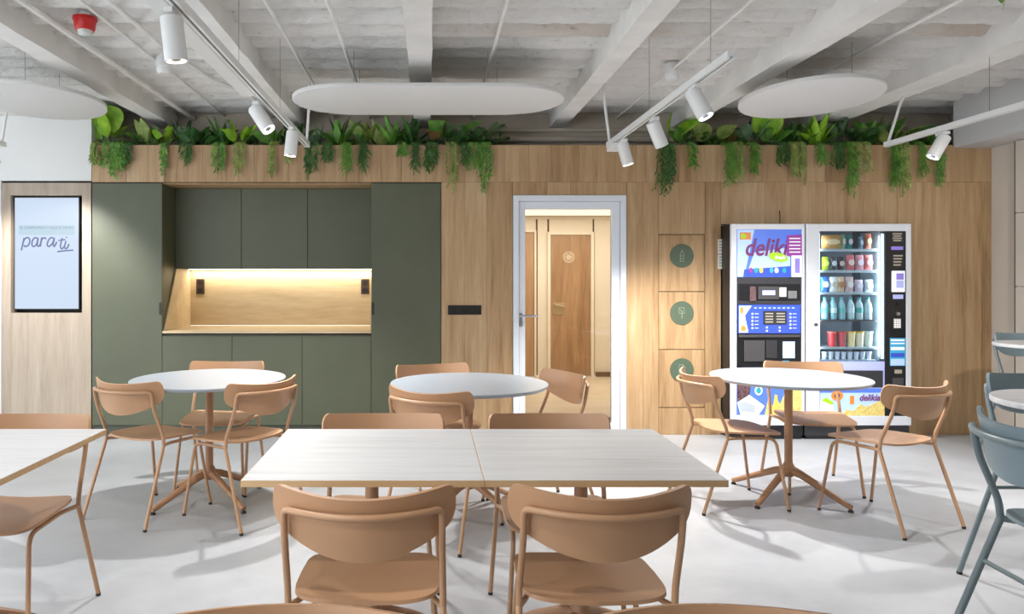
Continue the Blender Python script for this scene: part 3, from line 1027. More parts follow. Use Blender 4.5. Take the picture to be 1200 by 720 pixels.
# console at the right
co2 = rect(1037, 271, 1062, 488, YM + 0.004, YM + 0.03, 'console', 'machine_black', v2, 0.002)
yc = YM + 0.0035
rect(1045, 272.5, 1058, 283.5, yc - 0.002, yc, 'coin_diagram', 'machine_dark', co2)
for q in range(4):
    rect(1046 + (q % 2) * 1.0, 273.5 + q * 2.6, 1057 - (q % 2) * 1.0, 275 + q * 2.6, yc - 0.0032, yc - 0.002, 'diagram_mark', 'key_grey', co2)
rect(1044.5, 289, 1058.5, 293, yc - 0.002, yc, 'violet_label', 'art_violet', co2)
for q in range(4):
    rect(1047, 299 + q * 3.6, 1058 - q * 0.8, 300.8 + q * 3.6, yc - 0.0015, yc, 'label_line', 'key_grey', co2)
r2 = rect(1046, 317.5, 1061, 342.5, YM - 0.016, YM + 0.003, 'card_reader', 'art_white', v2, 0.004)
rect(1050.5, 320.5, 1059, 328, YM - 0.0175, YM - 0.0159, 'reader_screen', 'art_violet', r2)
rect(1050.5, 329, 1059, 337.5, YM - 0.0175, YM - 0.0159, 'reader_keys', 'art_lav', r2)
rect(1046.5, 345.5, 1058.5, 350.5, yc - 0.002, yc, 'violet_label', 'art_lav', co2)
for py_, mt in ((356.5, 'black'), (368, 'steel')):
    c = W(1052, py_, yc)
    MB().lathe([(0.014, -0.014), (0.016, 0.0)], 14, c, 'y').build('coin_button', mt, co2)
kp = rect(1047.5, 373.5, 1056, 385, yc - 0.006, yc, 'keypad', 'key_grey', co2, 0.001)
for q in range(12):
    rect(1048.4 + (q % 3) * 2.6, 374.6 + (q // 3) * 2.6, 1050.2 + (q % 3) * 2.6, 376.4 + (q // 3) * 2.6, yc - 0.0085, yc - 0.006, 'key', 'art_white', kp)
po = rect(1043, 396.5, 1061, 429, yc - 0.002, yc, 'info_poster', 'art_cyan', co2)
for q, (y0_, y1_, m_) in enumerate(((398, 400, 'art_white'), (402, 403.5, 'art_white'), (407, 410.5, 'art_white'), (414, 419, 'art_deep'), (421, 428.5, 'art_pale'))):
    rect(1044, y0_, 1060, y1_, yc - 0.003, yc - 0.002, 'poster_band', m_, po)
rect(1048.5, 433.5, 1057, 438, yc - 0.002, yc, 'coin_return_label', 'key_grey', co2)
rect(1046, 443, 1059, 456, yc - 0.004, yc, 'coin_return', 'graphite', co2, 0.002)
# lower part
lp = rect(960.5, 424, 1037, 455, YM + 0.008, YM + 0.03, 'lower_panel', 'art_lav', v2)
rect(984, 434.5, 1035, 454.5, YM + 0.001, YM + 0.009, 'delivery_flap', 'machine_dark', v2, 0.003)
gr = rect(960.5, 455, 1037, 488, YM + 0.008, YM + 0.03, 'lower_graphic', 'art_pale', v2)
rect(960.5, 455.5, 1037, 460.5, YM + 0.0063, YM + 0.0075, 'graphic_band', 'art_blue', gr)
art([(961, 470), (967, 466), (976, 474), (978, 487.5), (961, 487.5)], yl, 'milk_carton', 'art_white', gr)
art([(962, 470), (968, 466), (977, 472), (975, 475), (966, 471)], yl - 0.0013, 'lime_ribbon', 'art_lime', gr)
art(oval(981, 464, 7, 6), yl - 0.0026, 'snack_bowl', 'art_orange', gr)
art(oval(981, 464, 3.4, 3.2), yl - 0.004, 'snack_bowl_rim', 'art_brown', gr)
art([(985, 487.5), (992, 480), (1000, 482), (1008, 474), (1016, 477), (1026, 472), (1036.5, 468), (1036.5, 487.5)], yl - 0.0013, 'wheat_field', 'art_wheat', gr)
rect(996, 464, 1001, 474, yl - 0.002, yl, 'snack_pack', 'art_orange', gr)
text('logo', 'delikia', 0.075, 'art_plum', gr, W(1019, 466.5, yl - 0.004), shear=0.25, bold=0.0014, width=X(1031, YM) - X(1007, YM))
# shelves
SH = [293.5, 318.5, 344.5, 376.5, 408.5, 423.5]
M['shelf_steel'] = plain('shelf_steel', (188, 200, 206), 0.3, 0.4)
shelf_z = []
for q, py_ in enumerate(SH):
    z = Z(py_, YM + 0.06)
    shelf_z.append(z + 0.012)
    MB().box(gx_0 - 0.02, X(1027, YM + 0.06), YM + 0.055, 6.5, z - 0.006, z + 0.012).build('shelf', 'shelf_steel' if q not in (3,) else 'graphite', v2, 0.001, 1)
MB().box(X(1029, YM + 0.07), X(1030, YM + 0.07), YM + 0.06, 6.4, gz_0, gz_1).build('elevator_rail', 'shelf_steel', v2)
ml = bpy.data.lights.new('machine_light', 'AREA')
ml.shape = 'RECTANGLE'
ml.size, ml.size_y = 0.03, 1.0
ml.energy = 3.2
ml.color = (0.86, 0.93, 1.0)
for sx_, rot in ((gx_0 + 0.002, -1), (gx_1 - 0.004, 1)):
    MB().box(sx_ - 0.012, sx_ + 0.012, YM + 0.022, YM + 0.034, gz_0 + 0.02, gz_1 - 0.02).build('light_tube', plain('tube_glow', (226, 240, 255), 0.4, emit=1.4), v2)
    lo = bpy.data.objects.new('tube_light', ml)
    COL.objects.link(lo)
    lo.parent = v2
    lo.location = Vector((sx_ - rot * 0.016, YM + 0.05, (gz_0 + gz_1) / 2)) - wloc(v2)
    lo.rotation_euler = (0, 0, 0)
    lo.rotation_euler = Vector((-rot * 0.55, 0.85, 0)).to_track_quat('-Z', 'Y').to_euler()


def pmat(c, rough=0.35):
    key = 'pack_%d_%d_%d' % c
    if key not in M:
        M[key] = plain(key, c, rough)
    return key


YP = YM + 0.10


def packet(px, sh, wd, hg, c1, c2, label):
    """pillow pack: swollen middle, flat crimped ends"""
    x, z0 = X(px, YP), shelf_z[sh] + 0.001
    t = thing('snack_packet', label, 'packet', (x, YP, z0), group='packets in the snack machine')
    mb = MB()
    nx, nz = 8, 8
    for side in (-1, 1):
        for i in range(nx + 1):
            for j in range(nz + 1):
                u, v = i / nx * 2 - 1, j / nz
                bul = (1 - u ** 4) * max(0, math.sin(PI * min(1, max(0, (v - 0.06) / 0.88)))) ** 0.6
                mb.v.append((x + u * wd / 2 * (1 - 0.06 * bul), YP + side * (0.002 + 0.024 * bul), z0 + v * hg))
    o_ = (nx + 1) * (nz + 1)
    for i in range(nx):
        for j in range(nz):
            a_ = i * (nz + 1) + j
            mb.f.append((a_, a_ + 1, a_ + nz + 2, a_ + nz + 1))
            mb.f.append((o_ + a_, o_ + a_ + nz + 1, o_ + a_ + nz + 2, o_ + a_ + 1))
    for j in range(nz):
        mb.f.append((j, o_ + j, o_ + j + 1, j + 1))
        e = nx * (nz + 1)
        mb.f.append((e + j, e + j + 1, o_ + e + j + 1, o_ + e + j))
    mb.build('wrapper', pmat(c1), t, smooth=True)
    MB().prism([(x + u * wd * 0.36, z0 + hg * (0.5 + v * 0.2)) for u, v in oval(0, 0, 1, 1, 14)], YP - 0.029, YP - 0.0235).build('label_patch', pmat(c2), t)
    MB().box(x - wd / 2, x + wd / 2, YP - 0.003, YP + 0.003, z0 + hg * 0.94, z0 + hg).build('crimp', pmat(tuple(int(v * 0.85) for v in c1)), t)


def bottle(px, sh, r, hg, c1, c2, label):
    x, z0 = X(px, YP), shelf_z[sh] + 0.001
    t = thing('drink_bottle', label, 'bottle', (x, YP, z0), group='bottles in the snack machine')
    MB().lathe([(r * 0.9, 0), (r, 0.01), (r * 0.94, hg * 0.3), (r, hg * 0.55), (r * 0.85, hg * 0.7), (r * 0.42, hg * 0.85), (r * 0.4, hg * 0.9)], 14, (x, YP, z0)).build('body', pmat(c1, 0.12), t, smooth=True)
    MB().lathe([(r * 1.03, hg * 0.3), (r * 1.03, hg * 0.53)], 14, (x, YP, z0)).build('label_sleeve', pmat(c2), t, smooth=True)
    MB().lathe([(r * 0.48, hg * 0.9), (r * 0.48, hg)], 12, (x, YP, z0)).build('cap', pmat((70, 150, 150)), t, smooth=True)


def cup(px, sh, r, hg, c1, c2, label, cat='cup'):
    x, z0 = X(px, YP), shelf_z[sh] + 0.001
    t = thing('snack_cup', label, cat, (x, YP, z0), group='cups in the snack machine')
    MB().lathe([(r * 0.78, 0), (r, hg * 0.92)], 14, (x, YP, z0)).build('tub', pmat(c1), t, smooth=True)
    MB().lathe([(r * 1.08, hg * 0.92), (r * 1.08, hg)], 14, (x, YP, z0)).build('lid', pmat(c2), t, smooth=True)


def row_word(i, n):
    return ('leftmost', 'second from left', 'third from left', 'fourth from left', 'fifth from left', 'sixth from left', 'seventh from left', 'rightmost')[i if i < n - 1 else 7]


rows = ('top', 'second', 'third', 'fourth', 'fifth', 'bottom')
packet(974, 0, 0.165, 0.118, (206, 152, 92), (232, 200, 158), 'wide tan snack bag on the top shelf of the snack machine')
packet(987.5, 0, 0.03, 0.125, (120, 168, 140), (230, 200, 190), 'narrow green packet beside the tan bag in the snack machine')
packet(995, 0, 0.045, 0.12, (58, 128, 122), (224, 210, 214), 'teal packet in the middle of the top machine shelf')
packet(1008, 0, 0.035, 0.105, (120, 140, 158), (196, 206, 214), 'grey-blue packet on the top machine shelf')
packet(1017, 0, 0.05, 0.13, (216, 120, 96), (226, 224, 160), 'orange and yellow packet right on the top machine shelf')
r2 = [((168, 200, 40), (204, 226, 90), 'lime green'), ((70, 66, 74), (206, 206, 214), 'black and white'), ((60, 46, 54), (222, 190, 178), 'dark brown'), ((218, 104, 110), (238, 206, 196), 'red and cream'), ((224, 150, 158), (240, 226, 238), 'pink and white'), ((222, 120, 116), (242, 236, 232), 'coral and white')]
for (c1, c2, wd), px in zip(r2, (967, 976, 985, 996, 1007, 1017.5)):
    packet(px, 1, 0.052 if px < 990 else 0.066, 0.112 if px < 990 else 0.128, c1, c2, '%s packet on the second shelf of the snack machine' % wd)
r3 = [((62, 112, 196), (222, 232, 244), 'blue', 966), ((232, 230, 226), (206, 190, 170), 'white', 976.5), ((226, 192, 160), (200, 140, 96), 'orange', 984.5), ((226, 190, 184), (240, 226, 220), 'pale pink', 995), ((214, 186, 200), (236, 226, 236), 'mauve', 1006), ((214, 222, 224), (240, 244, 244), 'silvery white', 1018)]
for c1, c2, wd, px in r3:
    packet(px, 2, 0.066, 0.13 if px < 1000 else 0.105, c1, c2, '%s crisps bag on the third shelf of the snack machine' % wd)
for i, px in enumerate((966.5, 976, 986, 996.5, 1006.5, 1017)):
    bottle(px, 3, 0.031, 0.185, (136, 176, 184) if i < 3 else (188, 208, 212), (206, 220, 226) if i % 2 else (90, 170, 160), 'clear water bottle, %s on the fourth machine shelf' % row_word(i, 6))
r5 = [((214, 62, 66), (228, 120, 110), 'red', 975), ((204, 84, 90), (214, 70, 66), 'dark red', 986), ((238, 214, 160), (244, 196, 84), 'cream and yellow', 997), ((240, 222, 190), (242, 184, 52), 'white and amber', 1007), ((226, 234, 222), (240, 242, 236), 'white', 1017)]
for c1, c2, wd, px in r5:
    cup(px, 4, 0.036, 0.125, c1, c2, '%s yoghurt cup on the fifth shelf of the snack machine' % wd)
for i in range(8):
    px = 966 + i * 7.4
    cup(px, 5, 0.022, 0.062, (214, 218, 228), (238, 240, 246), 'small white tub, %s on the bottom machine shelf' % row_word(i, 8), 'tub')

# ================================================================== tables
def star_base(parent, zt, ang, reach=0.365):
    def R(p, a):
        c, s_ = math.cos(a), math.sin(a)
        return (p[0] * c - p[1] * s_, p[0] * s_ + p[1] * c, p[2])
    MB().lathe([(0.0235, 0.15), (0.0235, zt - 0.012)], 20).build('post', 'base_metal', parent, smooth=True, world=False)
    MB().lathe([(0.026, 0.13), (0.036, 0.15), (0.036, 0.19), (0.0245, 0.215)], 20).build('hub', 'base_metal', parent, smooth=True, world=False)
    MB().lathe([(0.06, zt - 0.03), (0.06, zt - 0.022)], 20).build('top_flange', 'rubber', parent, smooth=True, world=False)
    for q in range(4):
        a = ang + q * PI / 2
        pts = [(0.02, 0, 0.166), (0.08, 0, 0.152), (0.20, 0, 0.098), (reach - 0.03, 0, 0.036), (reach, 0, 0.026)]
        lg_ = MB().tube([R(p, a) for p in pts], [0.023, 0.022, 0.019, 0.016, 0.015], 10).build('leg', 'base_metal', parent, smooth=True, world=False)
        f_ = R((reach - 0.005, 0, 0), a)
        MB().lathe([(0.016, 0.0), (0.016, 0.006), (0.008, 0.016)], 12, (f_[0], f_[1], 0)).build('glide', 'rubber', lg_, smooth=True, world=False)


def round_table(x, y, ang, label, R=0.455, zt=0.74, group='round white tables', topmat='white_top', base=None):
    t = thing('round_table', label, 'table', (x, y, 0), group=group)
    MB().lathe([(R - 0.012, zt - 0.02), (R - 0.001, zt - 0.008), (R, zt - 0.004), (R - 0.002, zt)], 72).build('tabletop', topmat, t, smooth=True, world=False)
    star_base(t, zt - 0.008, ang)
    return t


round_table(-1.324, 4.435, math.radians(48), 'round white table in front of the green cabinets')
round_table(0.234, 4.238, math.radians(45), 'round white table in front of the glass door')
round_table(2.207, 4.498, math.radians(37), 'round white table in front of the vending machines')


def square_table(x0, x1, label, y0=2.204, y1=2.947, zt=0.74):
    t = thing('square_table', label, 'table', ((x0 + x1) / 2, (y0 + y1) / 2, 0), group='square ash tables')
    tp = MB().box(x0 + 0.0015, x1 - 0.0015, y0, y1, zt - 0.021, zt).build('tabletop', 'ash_top', t, 0.0012, 1)
    e = 0.0012
    MB().box(x0 + 0.0015, x1 - 0.0015, y0 - e, y0 - 0.0001, zt - 0.021, zt - 0.0012).build('edge_band', 'ash_edge', tp, world=True)
    MB().box(x0 + 0.0015, x1 - 0.0015, y1 + 0.0001, y1 + e, zt - 0.021, zt - 0.0012).build('edge_band', 'ash_edge', tp)
    MB().box(x1 - 0.0014, x1 - 0.0003, y0, y1, zt - 0.021, zt - 0.0012).build('edge_band', 'ash_edge', tp)
    MB().box(x0 + 0.0003, x0 + 0.0014, y0, y1, zt - 0.021, zt - 0.0012).build('edge_band', 'ash_edge', tp)
    star_base(t, zt - 0.008, PI / 4, 0.34)


square_table(-0.565, 0.1685, 'square ash-topped table, left half of the joined pair in the foreground')
square_table(0.1685, 0.902, 'square ash-topped table, right half of the joined pair in the foreground')
square_table(-2.027, -1.292, 'square ash-topped table cut off by the left edge')

# ================================================================== chairs
HW = 0.2525


def back_y(u, z, zt):
    return -0.268 + 0.115 * u * u + (zt - z) * 0.20


def chair_meshes(dz, tube_r, sm, mm, foot):
    """a chair or a stool raised by dz; local +Y is where the sitter faces"""
    zt = 0.77 + dz
    P = {}
    # backrest shell
    bm = bmesh.new()
    nu, nv = 30, 8
    grid = []
    for i in range(nu + 1):
        u = math.sin((i / nu * 2 - 1) * PI / 2)
        a = abs(u)
        e = max(0.0, (a - 0.88) / 0.12)
        kk = max(0.0, 1 - e ** 2.6) ** (1 / 2.6)
        top0 = zt + 0.019 * u * u
        bot0 = zt - 0.085 - 0.09 * (1 - a ** 2.0) ** 0.9
        c = zt - 0.038
        top, bot = c + (top0 - c) * kk, c + (bot0 - c) * kk
        rowv = []
        for j in range(nv + 1):
            z = bot + (top - bot) * j / nv
            rowv.append(bm.verts.new((u * HW, back_y(u, z, zt), z)))
        grid.append(rowv)
    for i in range(nu):
        for j in range(nv):
            bm.faces.new((grid[i][j], grid[i + 1][j], grid[i + 1][j + 1], grid[i][j + 1]))
    bmesh.ops.remove_doubles(bm, verts=bm.verts, dist=0.0004)
    bmesh.ops.recalc_face_normals(bm, faces=bm.faces)
    bmesh.ops.solidify(bm, geom=bm.faces[:], thickness=0.011)
    bmesh.ops.recalc_face_normals(bm, faces=bm.faces)
    me = bpy.data.meshes.new('backrest')
    bm.to_mesh(me)
    bm.free()
    shade(me, 50)
    P['backrest'] = (me, sm)
    # seat shell
    bm = bmesh.new()
    rings, n = 9, 48
    zs = 0.447 + dz
    prev = None
    cy = 0.055

    def sz(x, y):
        f = (y - cy) / 0.20
        return zs + 0.016 * (x / 0.2) ** 2 * (0.6 - 0.4 * f) - 0.006 * max(0, f) ** 2 + 0.006 * max(0, -f) ** 2

    c0 = bm.verts.new((0, cy, sz(0, cy)))
    for r_ in range(1, rings + 1):
        s_ = r_ / rings
        ring = []
        for q in range(n):
            an = 2 * PI * q / n
            ca, sa = math.cos(an), math.sin(an)
            ex = 2 / 5.5
            xx = 0.209 * math.copysign(abs(ca) ** ex, ca)
            yy = 0.198 * math.copysign(abs(sa) ** ex, sa)
            xx *= 1.0 - 0.02 * max(0, yy / 0.2) - 0.02 * max(0, -yy / 0.2) ** 2
            ring.append(bm.verts.new((xx * s_, cy + yy * s_, sz(xx * s_, cy + yy * s_))))
        for q in range(n):
            q2 = (q + 1) % n
            if prev is None:
                bm.faces.new((c0, ring[q], ring[q2]))
            else:
                bm.faces.new((prev[q], ring[q], ring[q2], prev[q2]))
        prev = ring
    bmesh.ops.recalc_face_normals(bm, faces=bm.faces)
    bmesh.ops.solidify(bm, geom=bm.faces[:], thickness=0.011)
    bmesh.ops.recalc_face_normals(bm, faces=bm.faces)
    zmax = max(v.co.z for v in bm.verts)
    me = bpy.data.meshes.new('seat')
    bm.to_mesh(me)
    bm.free()
    shade(me, 50)
    P['seat'] = (me, sm)
    # back frame: joint -> corner -> across behind the shell -> joint
    zj, zc = 0.425 + dz, zt - 0.042
    ub = 0.212 / HW
    off = 0.0115 + tube_r
    yc_ = back_y(ub, zc, zt) - off
    J = Vector((0.217, -0.112, zj))
    right = [J, Vector((0.217, -0.118, zj + 0.06)), Vector((0.213, back_y(ub, zc - 0.09, zt) - off - 0.002, zc - 0.09)), Vector((0.213, yc_, zc))]
    across = []
    for q in range(1, 12):
        u = ub * (1 - 2 * q / 12)
        across.append(Vector((u * HW, back_y(u, zc, zt) - off, zc)))
    left = [Vector((-p.x, p.y, p.z)) for p in reversed(right)]
    path = fillet(right + across + left, [0.05, 0.06, 0.03] + [0.01] * 11 + [0.03, 0.06, 0.05], 5)
    me = MB().tube(path, tube_r, 10).mesh('back_frame')
    shade(me, 60)
    P['back_frame'] = (me, mm)
    fy = 0.26 + dz * 0.45
    for s_ in (-1, 1):
        spread = dz * 0.06
        ft = Vector((s_ * (0.231 + spread), -fy, 0.012))
        me = MB().tube([ft, Vector((s_ * 0.217, -0.112, zj + 0.004))], tube_r, 10).mesh('leg')
        shade(me, 60)
        P['rear%d' % s_] = (me, mm, ft)
        ff = Vector((s_ * (0.215 + spread), fy, 0.012))
        hz = zs - 0.024
        pf = fillet([Vector((s_ * 0.217, -0.112, zj + 0.002)), Vector((s_ * 0.185, -0.04, hz)), Vector((s_ * 0.185, 0.195, hz - 0.006)), ff], [0.05, 0.05], 6)
        me = MB().tube(pf, tube_r * 0.92, 10).mesh('leg')
        shade(me, 60)
        P['front%d' % s_] = (me, mm, ff)
    if foot:
        zr = 0.27

        def at_leg(a, b, z):
            t = (z - a.z) / (b.z - a.z)
            return a + (b - a) * t
        ra, fa = [], []
        for s_ in (-1, 1):
            ra.append(at_leg(P['rear%d' % s_][2], Vector((s_ * 0.217, -0.112, zj)), 0.44))
            fa.append(at_leg(P['front%d' % s_][2], Vector((s_ * 0.19, 0.205, zs - 0.03)), zr))
        P['stretcher_r'] = (MB().tube([ra[0], ra[1]], tube_r * 0.7, 8).mesh('stretcher'), mm)
        P['stretcher_f'] = (MB().tube([fa[0], fa[1]], tube_r * 0.8, 8).mesh('foot_rail'), mm)
    me = MB().lathe([(tube_r * 1.02, 0.0), (tube_r * 1.05, 0.012), (tube_r * 0.9, 0.014)], 10).mesh('foot_cap')
    shade(me, 50)
    P['cap'] = (me, 'rubber')
    return P


def make_chair(P, name, cat):
    t = thing(name, '', cat)
    link('seat', *P['seat'], t)
    link('backrest', *P['backrest'], t)
    link('back_frame', *P['back_frame'], t)
    for key in ('rear-1', 'rear1', 'front-1', 'front1'):
        me, mm, ft = P[key]
        lg_ = link('leg', me, mm, t)
        cp = link('foot_cap', P['cap'][0], 'rubber', lg_)
        cp.location = (ft.x, ft.y, 0.0)
    if 'stretcher_r' in P:
        link('stretcher', *P['stretcher_r'], t)
        link('foot_rail', *P['stretcher_f'], t)
    return t


CH = make_chair(chair_meshes(0.0, 0.0098, 'chair_shell', 'chair_metal', False), 'dining_chair', 'chair')
ST = make_chair(chair_meshes(0.15, 0.0112, 'grey_shell', 'grey_metal', True), 'counter_stool', 'stool')
first = {}


def put(proto, x, y, d, label, group):
    key = proto.name
    if key not in first:
        first[key] = True
        o = proto
    else:
        o = copy_tree(proto)
    o.location = (x, y, 0)
    o.rotation_euler = (0, 0, math.atan2(d[1], d[0]) - PI / 2)
    o['label'] = label
    o['group'] = group


G1, G2, G3, G4 = 'chairs around the table by the cabinets', 'chairs around the table by the door', 'chairs around the table by the machines', 'chairs around the square tables'
put(CH, -0.176, 2.168, (0, 1), 'tan chair seen from behind, pulled up to the left foreground ash table', G4)
chairs = [
    (0.474, 2.168, (0.02, 1), 'tan chair seen from behind, pulled up to the right foreground ash table', G4),
    (-0.185, 2.86, (0, -1), 'tan chair on the far side of the left foreground ash table', G4),
    (0.495, 2.86, (0, -1), 'tan chair on the far side of the right foreground ash table', G4),
    (-1.63, 2.85, (0, -1), 'tan chair on the far side of the table at the left edge', G4),
    (-1.61, 2.154, (0, 1), 'tan chair on the near side of the table at the left edge', G4),
    (-0.235, 1.037, (0, -1), 'tan chair whose back top peeks in at the bottom edge, left one', 'chairs at the bottom edge'),
    (0.486, 1.037, (0, -1), 'tan chair whose back top peeks in at the bottom edge, right one', 'chairs at the bottom edge'),
    (-1.60, 4.215, (0.42, 0.908), 'tan chair on the left of the round table by the green cabinets', G1),
    (-1.046, 4.17, (-0.8, 0.6), 'tan chair on the near right of the round table by the green cabinets', G1),
    (-1.353, 4.775, (0, -1), 'tan chair behind the round table, against the green base cabinets', G1),
    (0.075, 4.62, (0.3, -0.95), 'tan chair behind the round table left of the glass door', G2),
    (0.085, 3.88, (0.51, 0.86), 'tan chair on the near left of the round table by the door', G2),
    (0.645, 4.305, (-0.945, -0.33), 'tan chair standing right in front of the glass door', G2),
    (1.795, 4.41, (0.993, 0.1), 'tan chair left of the round table by the machines, below the hatches', G3),
    (2.485, 4.765, (-0.15, -0.99), 'tan chair between the round table and the vending machines', G3),
    (2.56, 4.09, (-0.373, 0.928), 'tan chair on the near right of the round table by the machines', G3),
]
for c in chairs:
    put(CH, *c)
put(ST, 1.935, 2.13, (1, -0.05), 'grey stool seen from behind, nearest at the right edge', 'grey counter stools')
put(ST, 2.655, 3.01, (0, -1), 'grey stool behind the nearer high table at the right edge', 'grey counter stools')
put(ST, 4.50, 5.36, (0, -1), 'grey stool farthest back, by the beige wall panels', 'grey counter stools')
M['ash_round'] = M['ash_top']


def high_table(x, y, label):
    t = thing('high_table', label, 'table', (x, y, 0), group='round high tables')
    MB().lathe([(0.298, 0.868), (0.30, 0.872), (0.30, 0.886), (0.298, 0.89)], 60).build('tabletop', 'ash_top', t, smooth=True, world=False)
    MB().lathe([(0.03, 0.02), (0.03, 0.868)], 20).build('post', 'grey_metal', t, smooth=True, world=False)
    MB().lathe([(0.19, 0.0), (0.19, 0.006), (0.18, 0.012), (0.035, 0.022)], 40).build('base_plate', 'grey_metal', t, smooth=True, world=False)


high_table(2.455, 2.72, 'round ash high table at the right edge, nearer one')
high_table(4.27, 5.07, 'round ash high table at the right edge, farther one by the panels')

# ================================================================== ceiling fittings
def panel_outline(a, b, n=72, p=2.0, rot=0.0):
    r = []
    for q in range(n):
        t = 2 * PI * q / n
        x = a * math.copysign(abs(math.cos(t)) ** (2 / p), math.cos(t))
        y_ = b * math.copysign(abs(math.sin(t)) ** (2 / p), math.sin(t))
        r.append((x * math.cos(rot) - y_ * math.sin(rot), x * math.sin(rot) + y_ * math.cos(rot)))
    return r


def stadium(L, Wd, n=20):
    r_ = Wd / 2
    pts = []
    for q in range(n + 1):
        t = -PI / 2 + PI * q / n
        pts.append((L / 2 - r_ + r_ * math.cos(t), r_ * math.sin(t)))
    for q in range(n + 1):
        t = PI / 2 + PI * q / n
        pts.append((-L / 2 + r_ + r_ * math.cos(t), r_ * math.sin(t)))
    return pts


ZPAN = 2.575


def acoustic(x, y, outline, wires, label):
    t = thing('acoustic_panel', label, 'acoustic panel', (x, y, ZPAN), group='hanging acoustic panels')
    MB().prism(outline, 0.0, 0.028, 'xy').build('panel', 'panel_white', t, 0.004, 2, smooth=True, world=False)
    for wx, wy in wires:
        MB().tube([(wx, wy, 0.035), (wx, wy, ZC - ZPAN - 0.03)], 0.0016, 5).build('wire', 'wire', t, world=False)


acoustic(0.0, 5.13, stadium(1.89, 0.826), [(-0.5, 0.2), (0.5, 0.2), (-0.5, -0.2), (0.4, -0.2)], 'white pill-shaped acoustic panel hanging in the middle of the ceiling')
acoustic(2.63, 5.08, panel_outline(0.44, 0.585, rot=-0.16), [(0.1, -0.35), (0.0, 0.3)], 'white oval acoustic panel hanging in front of the vending machines')
acoustic(-2.75, 5.17, panel_outline(0.44, 0.55, rot=0.16), [(0.1, -0.35), (0.0, 0.3)], 'white oval acoustic panel hanging at the left edge')

ZTR = 2.35
TRK = {'a': -0.93, 'b': 1.385, 'c': 3.516, 'd': -3.26}
TL = {'a': 'white light track left of the pill-shaped panel', 'b': 'white light track right of the pill-shaped panel', 'c': 'white light track at the right below the soffit', 'd': 'white light track at the far left edge'}
for kx, x in TRK.items():
    ye, ys0 = 5.62, -0.5
    if kx == 'b':
        ys0 = 3.35
    t = thing('light_track', TL[kx], 'light track', (x, ye, ZTR), group='ceiling light tracks')
    MB().box(x - 0.019, x - 0.006, ys0, ye, ZTR, ZTR + 0.036).box(x + 0.006, x + 0.019, ys0, ye, ZTR, ZTR + 0.036).box(x - 0.006, x + 0.006, ys0, ye, ZTR + 0.014, ZTR + 0.036).build('rail', 'white_metal', t)
    MB().box(x - 0.0055, x + 0.0055, ys0 + 0.02, ye - 0.02, ZTR + 0.009, ZTR + 0.013).build('conductor', 'dark_gap', t)
    MB().box(x - 0.02, x + 0.02, ye, ye + 0.02, ZTR - 0.002, ZTR + 0.038).build('end_cap', 'white_metal', t, 0.002, 1)
    lean = {'a': 0.02, 'b': -0.04, 'c': 0.10, 'd': 0.05}[kx]
    rp = [(x, ye - 0.01, ZTR + 0.036), (x + lean, ye - 0.01, 2.70)]
    if kx == 'c':
        rp += [(x + lean + 0.03, ye - 0.04, 2.76), (x + lean + 0.12, ye - 0.1, 2.80)]
    else:
        rp += [(x + lean, ye - 0.01, ZC - 0.04)]
    MB().tube(fillet(rp, 0.05), 0.0105, 8).build('conduit_drop', 'white_metal', t, smooth=True)
    for wy in (3.6, 4.6):
        MB().tube([(x, wy, ZTR + 0.036), (x, wy, ZC - 0.05)], 0.0015, 5).build('wire', 'wire', t)
    if kx == 'a':
        MB().box(x - 0.10, x - 0.021, 1.2, 4.05, ZTR - 0.002, ZTR + 0.05).build('driver_housing', 'white_metal', t, 0.004, 2)
    if kx == 'b':
        MB().box(x - 0.035, x + 0.06, 5.42, 5.56, ZTR - 0.05, ZTR - 0.003).build('feed_box', 'white_metal', t, 0.004, 2)

# spotlight model: yoke arm, can, lens ring, glowing lens
mlen, mrad = 0.165, 0.042
can_me = MB().lathe([(mrad * 0.93, 0), (mrad, -0.006), (mrad, -mlen), (mrad * 0.86, -mlen), (mrad * 0.8, -mlen + 0.012)], 24).mesh('can')
shade(can_me, 45)
lens_me = MB().lathe([(mrad * 0.79, -mlen + 0.010), (mrad * 0.79, -mlen + 0.012)], 24).mesh('lens')
ring_me = MB().lathe([(mrad * 0.45, -mlen + 0.004), (mrad * 0.5, -mlen + 0.009)], 20).mesh('reflector_ring')
arm_me = MB().tube([(0, 0, 0.04), (0, 0, -0.01)], 0.011, 10).box(-0.017, 0.017, -0.05, 0.05, 0.035, 0.053).mesh('mount')
nsp = 0


def spotlight(tr, y, aim, power, label, side=0.0, size=62):
    global nsp
    x = TRK[tr] + side
    t = thing('track_spotlight', label, 'spotlight', (x, y, ZTR - 0.055), group='track spotlights')
    link('mount', arm_me, 'white_metal', t)
    d = Vector(aim).normalized()
    q = d.to_track_quat('-Z', 'Y').to_euler()
    c = link('can', can_me, 'white_metal', t)
    c.rotation_euler = q
    c.location = d * -0.03
    link('lens', lens_me, 'lamp_glow', c)
    link('reflector_ring', ring_me, 'steel', c)
    ld = bpy.data.lights.new('spot_light', 'SPOT')
    ld.energy = power * SPOT_W
    ld.spot_size = math.radians(size)
    ld.spot_blend = 0.6
    ld.shadow_soft_size = 0.035
    ld.color = SPOT_COL
    lo = bpy.data.objects.new('spot_light', ld)
    COL.objects.link(lo)
    lo.parent = t
    lo.location = d * (mlen - 0.03 + 0.012)
    lo.rotation_euler = q
    nsp += 1


